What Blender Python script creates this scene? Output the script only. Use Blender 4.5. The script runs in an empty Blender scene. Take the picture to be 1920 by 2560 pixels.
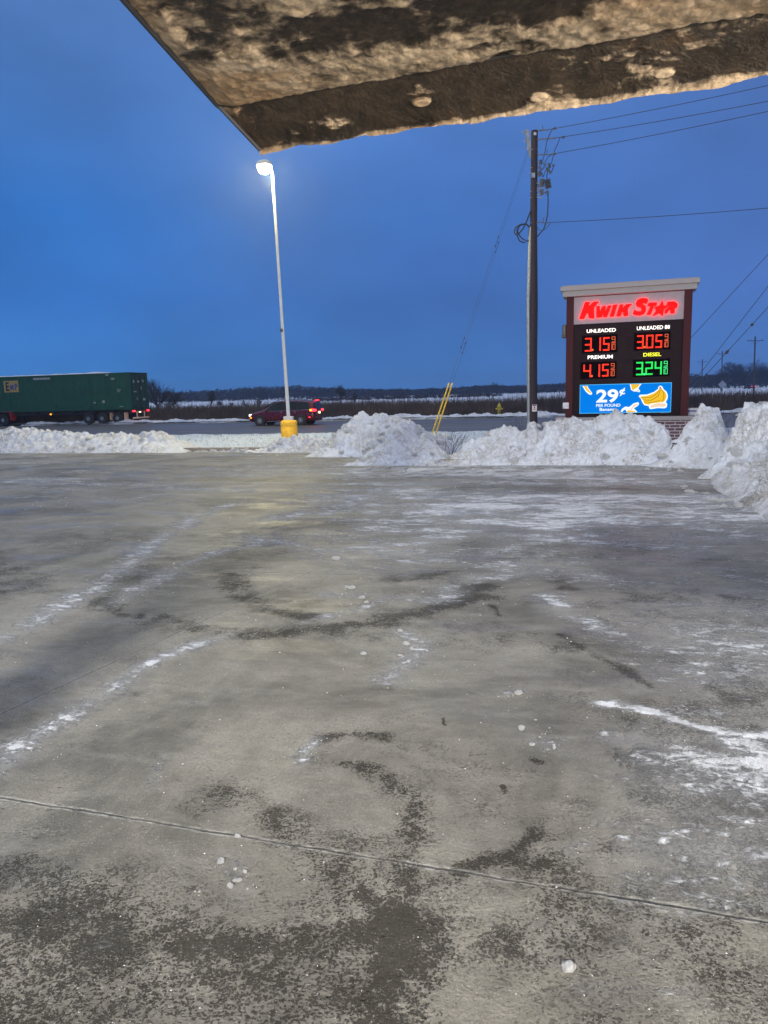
import bpy, bmesh, math, random
import numpy as np
from mathutils import Vector, Matrix
HAZE = .0006
random.seed(7); rng = np.random.default_rng(7)
R = math.radians
S = bpy.context.scene
COL = S.collection

# ------------------------------------------------------------------ camera
FPX = 1849.0; EYE = 2.0; PITCH = R(9.1); ROLL = R(1.5)
_c, _s = math.cos(ROLL), math.sin(ROLL); _cp, _sp = math.cos(PITCH), math.sin(PITCH)
RT = Vector((_c, -_s*_sp, -_s*_cp)); UP = Vector((_s, _c*_sp, _c*_cp)); FW = Vector((0, _cp, -_sp))
cam = bpy.data.objects.new('camera', bpy.data.cameras.new('camera')); COL.objects.link(cam)
cam.matrix_world = Matrix(((RT.x, UP.x, -FW.x, 0), (RT.y, UP.y, -FW.y, 0), (RT.z, UP.z, -FW.z, EYE), (0, 0, 0, 1)))
cam.data.sensor_fit = 'VERTICAL'; cam.data.sensor_height = 36; cam.data.lens = 36*FPX/2560
cam.data.clip_start = 0.05; cam.data.clip_end = 3000
S.camera = cam

# ------------------------------------------------------------------ world (dusk sky)
W = bpy.data.worlds.new("World"); S.world = W; W.use_nodes = True
nt = W.node_tree; nt.nodes.clear()
def wn(t, **k):
    n = nt.nodes.new(t)
    for a, b in k.items(): setattr(n, a, b)
    return n
out = wn('ShaderNodeOutputWorld'); bg = wn('ShaderNodeBackground')
sky = wn('ShaderNodeTexSky', sky_type='NISHITA', sun_disc=False)
sky.sun_elevation = R(-2.0); sky.sun_rotation = R(200); sky.air_density = 1.2; sky.ozone_density = 2.0
tc = wn('ShaderNodeTexCoord'); sep = wn('ShaderNodeSeparateXYZ'); ramp = wn('ShaderNodeValToRGB')
nt.links.new(tc.outputs['Generated'], sep.inputs[0]); nt.links.new(sep.outputs['Z'], ramp.inputs['Fac'])
cr = ramp.color_ramp
for p, c in [(0.0, (.060, .235, .62)), (.05, (.045, .20, .56)), (.12, (.028, .155, .49)), (.22, (.024, .148, .48)), (.42, (.080, .205, .53)), (.60, (.27, .38, .64)), (1.0, (.38, .47, .68))]:
    e = cr.elements.new(p); e.color = (*c, 1)
cr.elements.remove(cr.elements[0]); cr.elements.remove(cr.elements[-1])
# faint lavender towards the right, thin veils of cloud
rx = wn('ShaderNodeMapRange'); rx.inputs[1].default_value = -.35; rx.inputs[2].default_value = .65
nt.links.new(sep.outputs['X'], rx.inputs[0])
nz = wn('ShaderNodeTexNoise'); nz.inputs['Scale'].default_value = 2.2; nz.inputs['Detail'].default_value = 4
mp = wn('ShaderNodeMapping'); mp.inputs['Scale'].default_value = (1, 1, 2.2)
nt.links.new(tc.outputs['Generated'], mp.inputs[0]); nt.links.new(mp.outputs[0], nz.inputs['Vector'])
m1 = wn('ShaderNodeMixRGB', blend_type='MIX'); nt.links.new(ramp.outputs[0], m1.inputs[1]); m1.inputs[2].default_value = (.085, .165, .45, 1)
mm = wn('ShaderNodeMath', operation='MULTIPLY'); nt.links.new(rx.outputs[0], mm.inputs[0]); mm.inputs[1].default_value = .75
mz = wn('ShaderNodeMapRange'); mz.inputs[1].default_value = .6; mz.inputs[2].default_value = .4; nt.links.new(sep.outputs['Z'], mz.inputs[0])
mm2 = wn('ShaderNodeMath', operation='MULTIPLY'); nt.links.new(mm.outputs[0], mm2.inputs[0]); nt.links.new(mz.outputs[0], mm2.inputs[1])
nt.links.new(mm2.outputs[0], m1.inputs[0])
m2 = wn('ShaderNodeMixRGB', blend_type='MULTIPLY'); m2.inputs[0].default_value = .6
cr2 = wn('ShaderNodeMapRange'); cr2.inputs[1].default_value = .3; cr2.inputs[2].default_value = .7; cr2.inputs[3].default_value = .7; cr2.inputs[4].default_value = 1.45
nt.links.new(nz.outputs[0], cr2.inputs[0]); nt.links.new(m1.outputs[0], m2.inputs[1]); nt.links.new(cr2.outputs[0], m2.inputs[2])
m3 = wn('ShaderNodeMixRGB', blend_type='ADD'); m3.inputs[0].default_value = .1
nt.links.new(m2.outputs[0], m3.inputs[1]); nt.links.new(sky.outputs[0], m3.inputs[2])
nt.links.new(m3.outputs[0], bg.inputs['Color']); bg.inputs['Strength'].default_value = 1.0
nt.links.new(bg.outputs[0], out.inputs[0])

S.view_settings.view_transform = 'Standard'; S.view_settings.look = 'None'
S.view_settings.exposure = 0; S.view_settings.gamma = 1
S.cycles.use_denoising = True
S.cycles.max_bounces = 6; S.cycles.sample_clamp_indirect = 4

def light(kind, name, loc, power, col, rot=None, **k):
    l = bpy.data.lights.new(name, kind); l.energy = power; l.color = col
    for a, b in k.items(): setattr(l, a, b)
    o = bpy.data.objects.new(name, l); o.location = loc
    if rot is not None: o.rotation_euler = rot
    COL.objects.link(o); return o
# light from a forecourt lamp behind the viewer, plus two added unseen fills
def aim(o, t): o.rotation_euler = (Vector(t)-o.location).to_track_quat('-Z', 'Y').to_euler()
a = light('AREA', 'warm_fill_light', (5.2, -3.6, 1.9), 1300, (1, .86, .66), shape='RECTANGLE', size=5, size_y=2.2); aim(a, (1.8, 10, .9))  # added warm fill, low enough to reach the awning underside; no window built
a = light('AREA', 'forecourt_lamp_light', (-5.6, -10.5, 7.5), 7200, (1, .96, .86), shape='SQUARE', size=.9); aim(a, (0, 14, 0))
light('POINT', 'cool_fill_light', (9, -6, 11.5), 1900, (.90, .94, 1), shadow_soft_size=.5)  # added cool fill from behind right, no lamp stands there

# ------------------------------------------------------------------ helpers
def ray(px, py):
    a = (px-960)/FPX; b = -(py-1280)/FPX
    return FW + RT*a + UP*b
def G(px, py, z=0.0):
    d = ray(px, py); t = (z-EYE)/d.z; return Vector((d.x*t, d.y*t, z))
def P(px, py, Y):
    d = ray(px, py); t = Y/d.y; return Vector((d.x*t, Y, EYE+d.z*t))
K = 1920/1659
A0 = R(15.2); E1 = Vector((math.cos(A0), -math.sin(A0), 0)); E2 = Vector((math.sin(A0), math.cos(A0), 0))
def L(u, v, z=0.0): p = E1*u+E2*v; return Vector((p.x, p.y, z))      # the lot's own axes

def _h(ix, iy, iz, seed):
    n = (ix.astype(np.int64)*374761393 + iy.astype(np.int64)*668265263 + iz.astype(np.int64)*2147483647 + seed*1274126177) & 0xffffffff
    n = ((n ^ (n >> 13))*1274126177) & 0xffffffff
    n = (n ^ (n >> 16)) & 0xffffffff
    return n/4294967295.0
def vnoise(p, seed=0):
    p = np.asarray(p, float); i = np.floor(p).astype(np.int64); f = p-i; f = f*f*(3-2*f)
    r = 0
    for dx in (0, 1):
        for dy in (0, 1):
            for dz in (0, 1):
                w = (f[:, 0] if dx else 1-f[:, 0])*(f[:, 1] if dy else 1-f[:, 1])*(f[:, 2] if dz else 1-f[:, 2])
                r = r+w*_h(i[:, 0]+dx, i[:, 1]+dy, i[:, 2]+dz, seed)
    return r*2-1
def fbm(p, s, oct=4, seed=0, ridge=False):
    p = np.asarray(p, float)/s; r = 0; a = 1; t = 0
    for k in range(oct):
        n = vnoise(p*(2.03**k)+17.3*k, seed+k)
        if ridge: n = 1-2*np.abs(n)
        r = r+a*n; t += a; a *= .5
    return r/t
def worley(p, s, seed=0):
    p = np.asarray(p, float)/s; i = np.floor(p).astype(np.int64); best = np.full(len(p), 9.0)
    for dx in (-1, 0, 1):
        for dy in (-1, 0, 1):
            for dz in (-1, 0, 1):
                c = i+np.array([dx, dy, dz])
                q = c+np.stack([_h(c[:, 0], c[:, 1], c[:, 2], seed+k) for k in (1, 2, 3)], 1)
                best = np.minimum(best, ((q-p)**2).sum(1))
    return np.sqrt(best)

def mesh_np(name, V, F, mat=None, parent=None, smooth=True, attrs=None):
    me = bpy.data.meshes.new(name); V = np.asarray(V, np.float32); F = np.asarray(F, np.int32)
    k = F.shape[1]
    me.vertices.add(len(V)); me.vertices.foreach_set('co', V.ravel())
    me.loops.add(F.size); me.loops.foreach_set('vertex_index', F.ravel())
    me.polygons.add(len(F)); me.polygons.foreach_set('loop_start', np.arange(0, F.size, k, dtype=np.int32))
    me.polygons.foreach_set('loop_total', np.full(len(F), k, np.int32))
    me.update(calc_edges=True)
    if smooth: me.polygons.foreach_set('use_smooth', np.ones(len(F), bool))
    if attrs:
        for n, v in attrs.items():
            a = me.attributes.new(n, 'FLOAT', 'POINT'); a.data.foreach_set('value', np.asarray(v, np.float32))
    if mat: me.materials.append(mat)
    o = bpy.data.objects.new(name, me); COL.objects.link(o)
    if parent: o.parent = parent
    return o
def grid_faces(n, m):
    i = np.arange(n-1)[:, None]*m+np.arange(m-1)[None, :]; i = i.ravel()
    return np.stack([i, i+1, i+m+1, i+m], 1)

class MB:
    def __init__(s): s.v = []; s.f = []
    def box(s, c, d, rot=None):
        b = len(s.v)
        for x in (-1, 1):
            for y in (-1, 1):
                for z in (-1, 1):
                    q = Vector((x*d[0]/2, y*d[1]/2, z*d[2]/2))
                    if rot: q = rot @ q
                    s.v.append(Vector(c)+q)
        for q in ((0, 1, 3, 2), (4, 6, 7, 5), (0, 4, 5, 1), (2, 3, 7, 6), (0, 2, 6, 4), (1, 5, 7, 3)): s.f.append([b+i for i in q])
        return s
    def tube(s, pts, r, n=8, cap=True):
        pts = [Vector(p) for p in pts]; rs = r if isinstance(r, (list, tuple)) else [r]*len(pts)
        b = len(s.v); prev = None
        for i, p in enumerate(pts):
            t = (pts[min(i+1, len(pts)-1)]-pts[max(i-1, 0)]).normalized()
            if prev is None: x = t.orthogonal().normalized()
            else:
                x = prev-t*prev.dot(t)
                x = x.normalized() if x.length > 1e-6 else t.orthogonal().normalized()
            prev = x; y = t.cross(x)
            for k in range(n):
                a = 2*math.pi*k/n; s.v.append(p+(x*math.cos(a)+y*math.sin(a))*rs[i])
        for i in range(len(pts)-1):
            for k in range(n):
                s.f.append([b+i*n+k, b+i*n+(k+1) % n, b+(i+1)*n+(k+1) % n, b+(i+1)*n+k])
        if cap: s.f.append([b+k for k in range(n)][::-1]); s.f.append([b+(len(pts)-1)*n+k for k in range(n)])
        return s
    def lathe(s, base, prof, n=24, axis='z'):
        b = len(s.v); base = Vector(base)
        for r, h in prof:
            for k in range(n):
                a = 2*math.pi*k/n; x, y = r*math.cos(a), r*math.sin(a)
                s.v.append(base+(Vector((x, y, h)) if axis == 'z' else Vector((x, h, y)) if axis == 'y' else Vector((h, x, y))))
        for i in range(len(prof)-1):
            for k in range(n):
                s.f.append([b+i*n+k, b+i*n+(k+1) % n, b+(i+1)*n+(k+1) % n, b+(i+1)*n+k])
        s.f.append([b+k for k in range(n)][::-1]); s.f.append([b+(len(prof)-1)*n+k for k in range(n)])
        return s
    def prism(s, pts, y0, y1):
        """outline in x,z extruded between y0 and y1"""
        b = len(s.v); n = len(pts)
        for y in (y0, y1):
            for p in pts: s.v.append(Vector((p[0], y, p[1])))
        s.f.append([b+i for i in range(n)]); s.f.append([b+n+i for i in range(n)][::-1])
        for i in range(n): s.f.append([b+i, b+(i+1) % n, b+n+(i+1) % n, b+n+i])
        return s
    def build(s, name, mat, parent=None, smooth=False, bevel=0, sub=0):
        me = bpy.data.meshes.new(name); me.from_pydata([tuple(v) for v in s.v], [], s.f)
        bm = bmesh.new(); bm.from_mesh(me); bmesh.ops.recalc_face_normals(bm, faces=bm.faces); bm.to_mesh(me); bm.free()
        me.materials.append(mat); o = bpy.data.objects.new(name, me); COL.objects.link(o)
        if smooth:
            me.polygons.foreach_set('use_smooth', np.ones(len(me.polygons), bool))
            try: me.set_sharp_from_angle(angle=R(40))
            except Exception: pass
        if bevel: m = o.modifiers.new('bevel', 'BEVEL'); m.width = bevel; m.segments = 2; m.limit_method = 'ANGLE'
        if sub: m = o.modifiers.new('sub', 'SUBSURF'); m.levels = sub; m.render_levels = sub
        if parent: o.parent = parent
        return o
def tag(o, label=None, cat=None, group=None, kind=None):
    for k, v in (('label', label), ('category', cat), ('group', group), ('kind', kind)):
        if v: o[k] = v
    return o
def empty(name, loc, rz=0):
    o = bpy.data.objects.new(name, None); o.location = loc; o.rotation_euler = (0, 0, rz); COL.objects.link(o)
    o.empty_display_size = .2; return o
def copy_tree(o, parent=None):
    c = o.copy(); COL.objects.link(c)
    if parent: c.parent = parent
    for ch in [x for x in S.objects if x.parent == o]: copy_tree(ch, c)
    return c

# ------------------------------------------------------------------ materials
class NT:
    def __init__(s, name):
        s.m = bpy.data.materials.new(name); s.m.use_nodes = True; s.t = s.m.node_tree
        s.b = s.t.nodes['Principled BSDF']; s.k = s.t.links.new
    def n(s, t, **k):
        n = s.t.nodes.new(t)
        for a, b in k.items(): setattr(n, a, b)
        return n
    def coord(s, scale=(1, 1, 1), rz=0, kind='Object'):
        c = s.n('ShaderNodeTexCoord'); m = s.n('ShaderNodeMapping'); m.inputs['Scale'].default_value = scale
        src = c.outputs[kind]
        if rz:
            m0 = s.n('ShaderNodeMapping'); m0.inputs['Rotation'].default_value = (0, 0, rz); s.k(src, m0.inputs[0]); src = m0.outputs[0]
        s.k(src, m.inputs[0]); return m.outputs[0]
    def noise(s, vec, sc, det=4, rough=.55, dist=0):
        n = s.n('ShaderNodeTexNoise'); n.inputs['Scale'].default_value = sc; n.inputs['Detail'].default_value = det
        n.inputs['Roughness'].default_value = rough; n.inputs['Distortion'].default_value = dist
        s.k(vec, n.inputs['Vector']); return n.outputs[0]
    def rng(s, v, a, b, c=0, d=1):
        n = s.n('ShaderNodeMapRange', interpolation_type='SMOOTHSTEP')
        for i, x in ((1, a), (2, b), (3, c), (4, d)): n.inputs[i].default_value = x
        s.k(v, n.inputs[0]); return n.outputs[0]
    def math(s, op, a, b=None, c=None):
        n = s.n('ShaderNodeMath', operation=op)
        for i, x in enumerate((a, b, c)):
            if x is None: continue
            if isinstance(x, (int, float)): n.inputs[i].default_value = x
            else: s.k(x, n.inputs[i])
        return n.outputs[0]
    def mix(s, f, a, b, mode='MIX'):
        n = s.n('ShaderNodeMixRGB', blend_type=mode)
        for i, x in enumerate((f, a, b)):
            if isinstance(x, tuple): n.inputs[i].default_value = (*x, 1) if len(x) == 3 else x
            elif isinstance(x, (int, float)): n.inputs[i].default_value = x
            else: s.k(x, n.inputs[i])
        return n.outputs[0]
    def attr(s, name):
        n = s.n('ShaderNodeAttribute', attribute_name=name); return n.outputs['Fac']
    def col(s, c): s.k(c, s.b.inputs['Base Color'])
    def rough(s, r):
        if isinstance(r, (int, float)): s.b.inputs['Roughness'].default_value = r
        else: s.k(r, s.b.inputs['Roughness'])
    def bump(s, h, st, dist=.01, prev=None):
        n = s.n('ShaderNodeBump'); n.inputs['Strength'].default_value = st; n.inputs['Distance'].default_value = dist
        s.k(h, n.inputs['Height'])
        if prev: s.k(prev, n.inputs['Normal'])
        s.k(n.outputs[0], s.b.inputs['Normal']); return n.outputs[0]
def mat(name, c, rough=.5, metal=0, var=.25, sc=6, emit=None, es=1, spec=.5, bump=.0, streak=(1, 1, 1)):
    m = NT(name); v = m.coord(streak); n = m.noise(v, sc, 5, .6)
    f = m.rng(n, .3, .7)
    m.col(m.mix(f, tuple(x*(1-var) for x in c), tuple(min(1, x*(1+var)) for x in c)))
    m.rough(m.rng(n, .2, .8, max(0.05, rough-.1), min(1, rough+.1)))
    m.b.inputs['Metallic'].default_value = metal; m.b.inputs['Specular IOR Level'].default_value = spec
    if bump: m.bump(n, .5, bump)
    if emit: m.b.inputs['Emission Color'].default_value = (*emit, 1); m.b.inputs['Emission Strength'].default_value = es
    return m.m

def mat_concrete():
    m = NT('concrete'); v = m.coord(rz=-A0*0); vs = m.coord((.7, 1.7, 1), rz=A0); vt = m.coord((1, 1.05, 1), rz=A0)
    big = m.noise(v, .5, 7, .68, .5); mid = m.noise(vs, 3.0, 6, .65, .3); fine = m.noise(v, 75, 5, .7); mid2 = m.noise(v, 11, 5, .7)
    base = m.mix(m.rng(big, .36, .64), (.070, .067, .058), (.245, .232, .198))
    base = m.mix(m.math('MULTIPLY', m.rng(mid2, .35, .75), .45), base, (.11, .105, .092))
    base = m.mix(m.rng(mid, .45, .75, 0, .4), base, (.29, .28, .25))
    # pits and dark grit
    vor = m.n('ShaderNodeTexVoronoi'); vor.inputs['Scale'].default_value = 24; m.k(m.coord((1, 1.6, 1)), vor.inputs['Vector'])
    sel = m.noise(v, 3.1, 5, .7); vd = m.noise(v, 55, 2)
    pit = m.math('MULTIPLY', m.rng(m.math('ADD', vor.outputs['Distance'], m.math('MULTIPLY', vd, .35)), .30, .44, 1, 0), m.rng(sel, .45, .68))
    base = m.mix(m.math('MULTIPLY', pit, .78), base, (.07, .068, .062))
    base = m.mix(m.rng(fine, .30, .62, .5, 0), base, (.065, .06, .052))
    fl_ = m.noise(vt, 42, 5, .8); base = m.mix(m.math('MULTIPLY', m.rng(fl_, .54, .62), m.rng(big, .35, .65, .25, .85)), base, (.085, .08, .072))
    base = m.mix(m.math('MULTIPLY', m.rng(fl_, .40, .33), m.rng(mid, .35, .6, .2, .7)), base, (.40, .40, .385))
    base = m.mix(m.rng(fine, .62, .8, 0, .5), base, (.36, .355, .335))
    # damp grime: tread marks and thaw patches
    wet = m.attr('wet'); hi = m.noise(vt, 30, 6, .72, .5); lo = m.noise(v, 6, 4, .7, .5); lw_ = m.noise(vs, 1.6, 5, .7); mixn = m.math('MULTIPLY_ADD', hi, .40, m.math('MULTIPLY_ADD', lo, .33, m.math('MULTIPLY', lw_, .27)))
    v2 = m.n('ShaderNodeTexVoronoi'); v2.inputs['Scale'].default_value = 78
    dv = m.n('ShaderNodeVectorMath', operation='MULTIPLY_ADD'); nzc = m.n('ShaderNodeTexNoise'); nzc.inputs['Scale'].default_value = 34; nzc.inputs['Detail'].default_value = 3; m.k(vt, nzc.inputs['Vector'])
    m.k(nzc.outputs['Color'], dv.inputs[0]); dv.inputs[1].default_value = (.035, .035, .0); m.k(vt, dv.inputs[2]); m.k(dv.outputs[0], v2.inputs['Vector'])
    lim = m.math('ADD', m.math('MULTIPLY_ADD', wet, 1.25, -.10), m.math('MULTIPLY_ADD', mixn, 4.2, -2.1))
    fine2 = m.noise(vt, 120, 3, .7); wm = m.rng(m.math('ADD', m.math('SUBTRACT', lim, v2.outputs['Distance']), m.math('MULTIPLY_ADD', fine2, 2.0, -1.0)), -.08, .16)
    wm = m.math('MULTIPLY', wm, m.rng(wet, .02, .5, 0, .86))
    wsoft = m.math('MULTIPLY', m.rng(wet, .0, 1.0, 0, .55), m.rng(m.math('ADD', lo, m.math('MULTIPLY', hi, .6)), .62, .98, .35, 1))
    base = m.mix(wsoft, base, (.06, .055, .046)); base = m.mix(m.math('MULTIPLY', wm, .92), base, (.018, .016, .013))
    # frost, salt and trodden snow
    fr = m.attr('frost'); fh = m.noise(vt, 20, 7, .78, 1.0); fl = m.noise(vs, 1.7, 5, .65, .6); fx = m.noise(vs, 6, 6, .75, .4); fm = m.math('MULTIPLY_ADD', fh, .38, m.math('MULTIPLY_ADD', fx, .36, m.math('MULTIPLY', fl, .26)))
    fmask = m.rng(m.math('ADD', fr, m.math('MULTIPLY_ADD', fm, 8.0, -4.0)), .34, 1.0)
    fmask = m.math('MULTIPLY', fmask, m.rng(fr, .02, .35))
    fsoft = m.math('MULTIPLY', m.rng(fr, .0, 1.0), .40)
    base = m.mix(fsoft, base, (.38, .39, .41)); base = m.mix(m.math('MULTIPLY', fmask, m.rng(m.noise(v, 9, 5, .75), .3, .65, .45, .92)), base, (.56, .58, .62))
    # saw cut joints between the slabs
    pos = m.n('ShaderNodeTexCoord').outputs['Object']; wob = m.noise(v, 5, 3)
    jm = None; jl = None
    jnz = m.noise(v, 1.4, 4, .7)
    def line(p, q, w, a_=1.0, k_=0):
        p, q = G(p[0]*K, p[1]*K), G(q[0]*K, q[1]*K); d = (q-p).normalized(); n = Vector((-d.y, d.x, 0)); c = n.dot(p)
        dt = m.n('ShaderNodeVectorMath', operation='DOT_PRODUCT'); m.k(pos, dt.inputs[0]); dt.inputs[1].default_value = n
        x = m.math('ABSOLUTE', m.math('ADD', m.math('SUBTRACT', dt.outputs['Value'], c), m.math('MULTIPLY_ADD', wob, .03, -.015)))
        dp = m.n('ShaderNodeVectorMath', operation='DOT_PRODUCT'); m.k(pos, dp.inputs[0]); dp.inputs[1].default_value = d
        fade = m.rng(dp.outputs['Value'], d.dot(q)-.3, d.dot(q)+.6, 1, 0) if k_ else 1.0
        st = m.math('MULTIPLY', m.rng(jnz, .34, .56, .35, 1), fade)
        return m.math('MULTIPLY', m.rng(x, w*.45, w, a_, 0), st), m.math('MULTIPLY', m.rng(x, w*1.2, w*3.4, a_, 0), st)
    for p, q, w, a_, k_ in (((0, 1722), (1500, 1965), .008, 1, 0), ((0, 1222), (950, 1247), .014, .55, 1), ((180, 1096), (600, 1105), .02, .35, 1), ((0, 1543), (775, 1187), .008, .8, 1)):
        a, b = line(p, q, w, a_, k_)
        jm = a if jm is None else m.math('MAXIMUM', jm, a); jl = b if jl is None else m.math('MAXIMUM', jl, b)
    jn = m.noise(v, 22, 3)
    base = m.mix(m.math('MULTIPLY', jl, m.rng(jn, .40, .58, .1, .5)), base, (.42, .42, .40))
    base = m.mix(m.math('MULTIPLY', jm, .92), base, (.035, .034, .034))
    m.col(base)
    rr = m.math('MULTIPLY_ADD', fine, .25, .48)
    rr = m.math('MULTIPLY_ADD', wm, .05, rr); rr = m.math('MULTIPLY_ADD', fmask, .15, rr)
    ice = m.rng(m.noise(vs, .9, 4, .6), .50, .64); rr = m.math('MULTIPLY_ADD', ice, -.26, rr)
    m.rough(rr); m.k(m.math('MULTIPLY_ADD', m.math('MAXIMUM', wm, wsoft), -.34, .40), m.b.inputs['Specular IOR Level'])
    slt = m.math('MULTIPLY', m.rng(m.noise(v, 95, 3, .8), .60, .70), m.rng(m.noise(v, 1.1, 5, .7), .42, .6, .15, .9)); base = m.mix(slt, base, (.52, .53, .54)); m.col(base)
    h = m.math('MULTIPLY_ADD', pit, -.8, m.math('MULTIPLY_ADD', fmask, 1.5, m.math('MULTIPLY_ADD', mid2, .8, m.math('MULTIPLY', fine, .5))))
    h = m.math('MULTIPLY_ADD', jm, -3.0, h); h = m.math('MULTIPLY_ADD', wm, -.5, h)
    m.bump(h, 1.0, .010); return m.m
def mat_snow(name='plowed_snow', dirt=.35, tint=(.80, .81, .83), fs=1.0, brown=(.30, .27, .23)):
    m = NT(name); v = m.coord(); a = m.noise(v, 1.3, 6, .65, .5); b = m.noise(v, 9*fs, 6, .7, .6); c = m.noise(v, 45*fs, 4, .65)
    f = m.math('MULTIPLY', m.rng(a, .36, .62), m.rng(b, .40, .56)); sp = m.math('MULTIPLY', m.rng(m.noise(v, 19*fs, 5, .78), .53, .61), m.rng(a, .35, .6, .3, 1))
    base = m.mix(m.math('MULTIPLY', f, dirt*1.6), tint, (.52, .51, .50))
    base = m.mix(m.math('MULTIPLY', sp, dirt), base, brown)
    pk = m.rng(m.math('MULTIPLY', m.noise(v, 33*fs, 2), m.rng(a, .4, .6, .8, 1.1)), .67, .72)
    base = m.mix(m.math('MULTIPLY', pk, dirt*2), base, (.16, .14, .12))
    gr_ = m.attr('grit'); base = m.mix(m.math('MULTIPLY', m.rng(m.math('MULTIPLY_ADD', m.noise(v, 26, 5, .78), 1.6, m.math('ADD', gr_, -.8)), .25, .50), m.rng(gr_, .02, .2, 0, .8)), base, (.20, .18, .155))
    m.col(base); m.rough(.72); m.b.inputs['Specular IOR Level'].default_value = .3
    m.bump(m.math('MULTIPLY_ADD', b, 1.8, m.math('MULTIPLY', c, .8)), 1.0, .06/fs); return m.m
M = {}
M['concrete'] = mat_concrete()
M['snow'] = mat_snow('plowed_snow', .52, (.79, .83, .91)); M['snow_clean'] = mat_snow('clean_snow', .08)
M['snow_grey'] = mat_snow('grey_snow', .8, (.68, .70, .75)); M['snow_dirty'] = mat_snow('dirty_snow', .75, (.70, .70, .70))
def mat_verge():
    m = NT('snowy_grass'); v = m.coord(); n = m.noise(v, 6, 6, .7, .3); g = m.noise(v, 1.1, 4); f = m.noise(v, 22, 4, .7)
    k = m.math('MULTIPLY', m.rng(m.math('ADD', n, m.math('MULTIPLY', f, .6)), .82, .98), m.rng(g, .3, .6, .35, 1))
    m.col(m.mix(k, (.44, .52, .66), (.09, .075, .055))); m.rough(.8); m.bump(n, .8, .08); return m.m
def mat_field():
    m = NT('snow_field'); v = m.coord((.5, 2.4, 1)); n = m.noise(v, .09, 7, .68, .5); w = m.noise(m.coord((.35, 1.5, 1)), .9, 5, .7)
    k = m.rng(m.math('MULTIPLY_ADD', w, .55, m.math('MULTIPLY', n, .7)), .68, .80)
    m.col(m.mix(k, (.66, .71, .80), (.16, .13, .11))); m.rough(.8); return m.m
def mat_road():
    m = NT('asphalt'); v = m.coord((.2, 2.5, 1), rz=A0); n = m.noise(v, 1.2, 5, .65); f = m.noise(m.coord(), 30, 3)
    base = m.mix(m.rng(n, .3, .7), (.050, .048, .052), (.105, .10, .108)); base = m.mix(m.rng(m.noise(v, .45, 4), .52, .7, 0, .5), base, (.23, .23, .25))
    m.col(base); m.rough(m.rng(n, .3, .7, .42, .62)); m.bump(f, .4, .01); return m.m
M['verge'] = mat_verge(); M['field'] = mat_field(); M['road'] = mat_road()
M['kerb'] = mat('kerb_concrete', (.24, .205, .165), .8, var=.35, sc=5, bump=.01)
M['paint_w'] = mat('worn_white_line', (.36, .36, .36), .7, var=.4, sc=8)
M['paint_y'] = mat('worn_yellow_line', (.32, .24, .06), .7, var=.4, sc=8)
M['white_metal'] = mat('white_painted_steel', (.46, .46, .455), .5, var=.12, sc=3)
M['yellow'] = mat('yellow_painted_concrete', (.80, .42, .015), .55, var=.12, sc=7, bump=.003)
M['yellow_pl'] = mat('yellow_plastic', (.62, .40, .03), .5, var=.15)
M['dark_metal'] = mat('dark_metal', (.05, .05, .055), .5, .4)
M['galv'] = mat('galvanised_steel', (.28, .29, .31), .5, .5, sc=12)
M['pole_wood'] = mat('tarred_pole_wood', (.026, .017, .022), .85, var=.5, sc=9, streak=(6, 6, .25), bump=.01)
M['old_wood'] = mat('weathered_pole_wood', (.075, .06, .06), .9, var=.3, sc=3)
M['rubber'] = mat('black_rubber', (.014, .014, .015), .7)
M['wire'] = mat('cable', (.02, .022, .026), .6)
M['porcelain'] = mat('grey_insulator', (.15, .15, .17), .3)
M['bark'] = mat('winter_bark', (.035, .028, .028), .9, var=.3)
M['bark_far'] = mat('winter_bark_far', (.03, .027, .034), .95, var=.4, sc=.2)
M['reed'] = mat('dead_reed', (.075, .055, .052), .9, var=.55, sc=.7)
M['brown_panel'] = mat('brown_cladding', (.050, .013, .015), .7, spec=.12, var=.12, sc=3, bump=.002)
M['black_face'] = mat('black_sign_face', (.012, .005, .008), .5, var=.3, spec=.05)
M['cap'] = mat('tan_stucco', (.27, .24, .23), .8, var=.08, sc=30, bump=.002)
M['logo_panel'] = mat('grey_translucent_panel', (.27, .25, .27), .6, spec=.1, var=.05)
M['red_neon'] = mat('lit_red_letter', (.0, .0, .0), .6, spec=.0, emit=(1, .0015, .0015), es=8)
M['red_led'] = mat('red_led', (.0, .0, .0), .6, spec=.0, emit=(1, .012, .006), es=1.6)
M['red_led_core'] = mat('red_led_core', (.0, .0, .0), .6, spec=.0, emit=(1, .16, .07), es=1.1)
M['green_led'] = mat('green_led', (.0, .0, .0), .6, spec=.0, emit=(.008, .75, .06), es=1.3)
M['green_led_core'] = mat('green_led_core', (.0, .0, .0), .6, spec=.0, emit=(.08, 1, .30), es=1.3)
M['lit_white'] = mat('lit_white_lettering', (.8, .8, .75), .4, emit=(1, .97, .86), es=1.1)
M['lit_yellow'] = mat('lit_yellow_lettering', (.7, .7, .05), .4, emit=(.95, .95, .01), es=1.0)
M['scr_blue'] = mat('screen_blue', (.0, .0, .0), .6, spec=.0, emit=(.0, .22, .86), es=1.0, var=.3, sc=40)
M['scr_edge'] = mat('screen_edge', (.0, .0, .0), .6, spec=.0, emit=(.12, .62, 1), es=1.0)
M['scr_white'] = mat('screen_white', (.0, .0, .0), .6, spec=.0, emit=(.9, .97, 1), es=1.15)
M['scr_yellow'] = mat('screen_yellow', (.0, .0, .0), .6, spec=.0, emit=(1, .60, .03), es=.95)
M['scr_orange'] = mat('screen_orange', (.0, .0, .0), .6, spec=.0, emit=(.66, .29, .01), es=.9)
M['scr_peach'] = mat('screen_peach', (.0, .0, .0), .6, spec=.0, emit=(1, .72, .52), es=.95)
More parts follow.
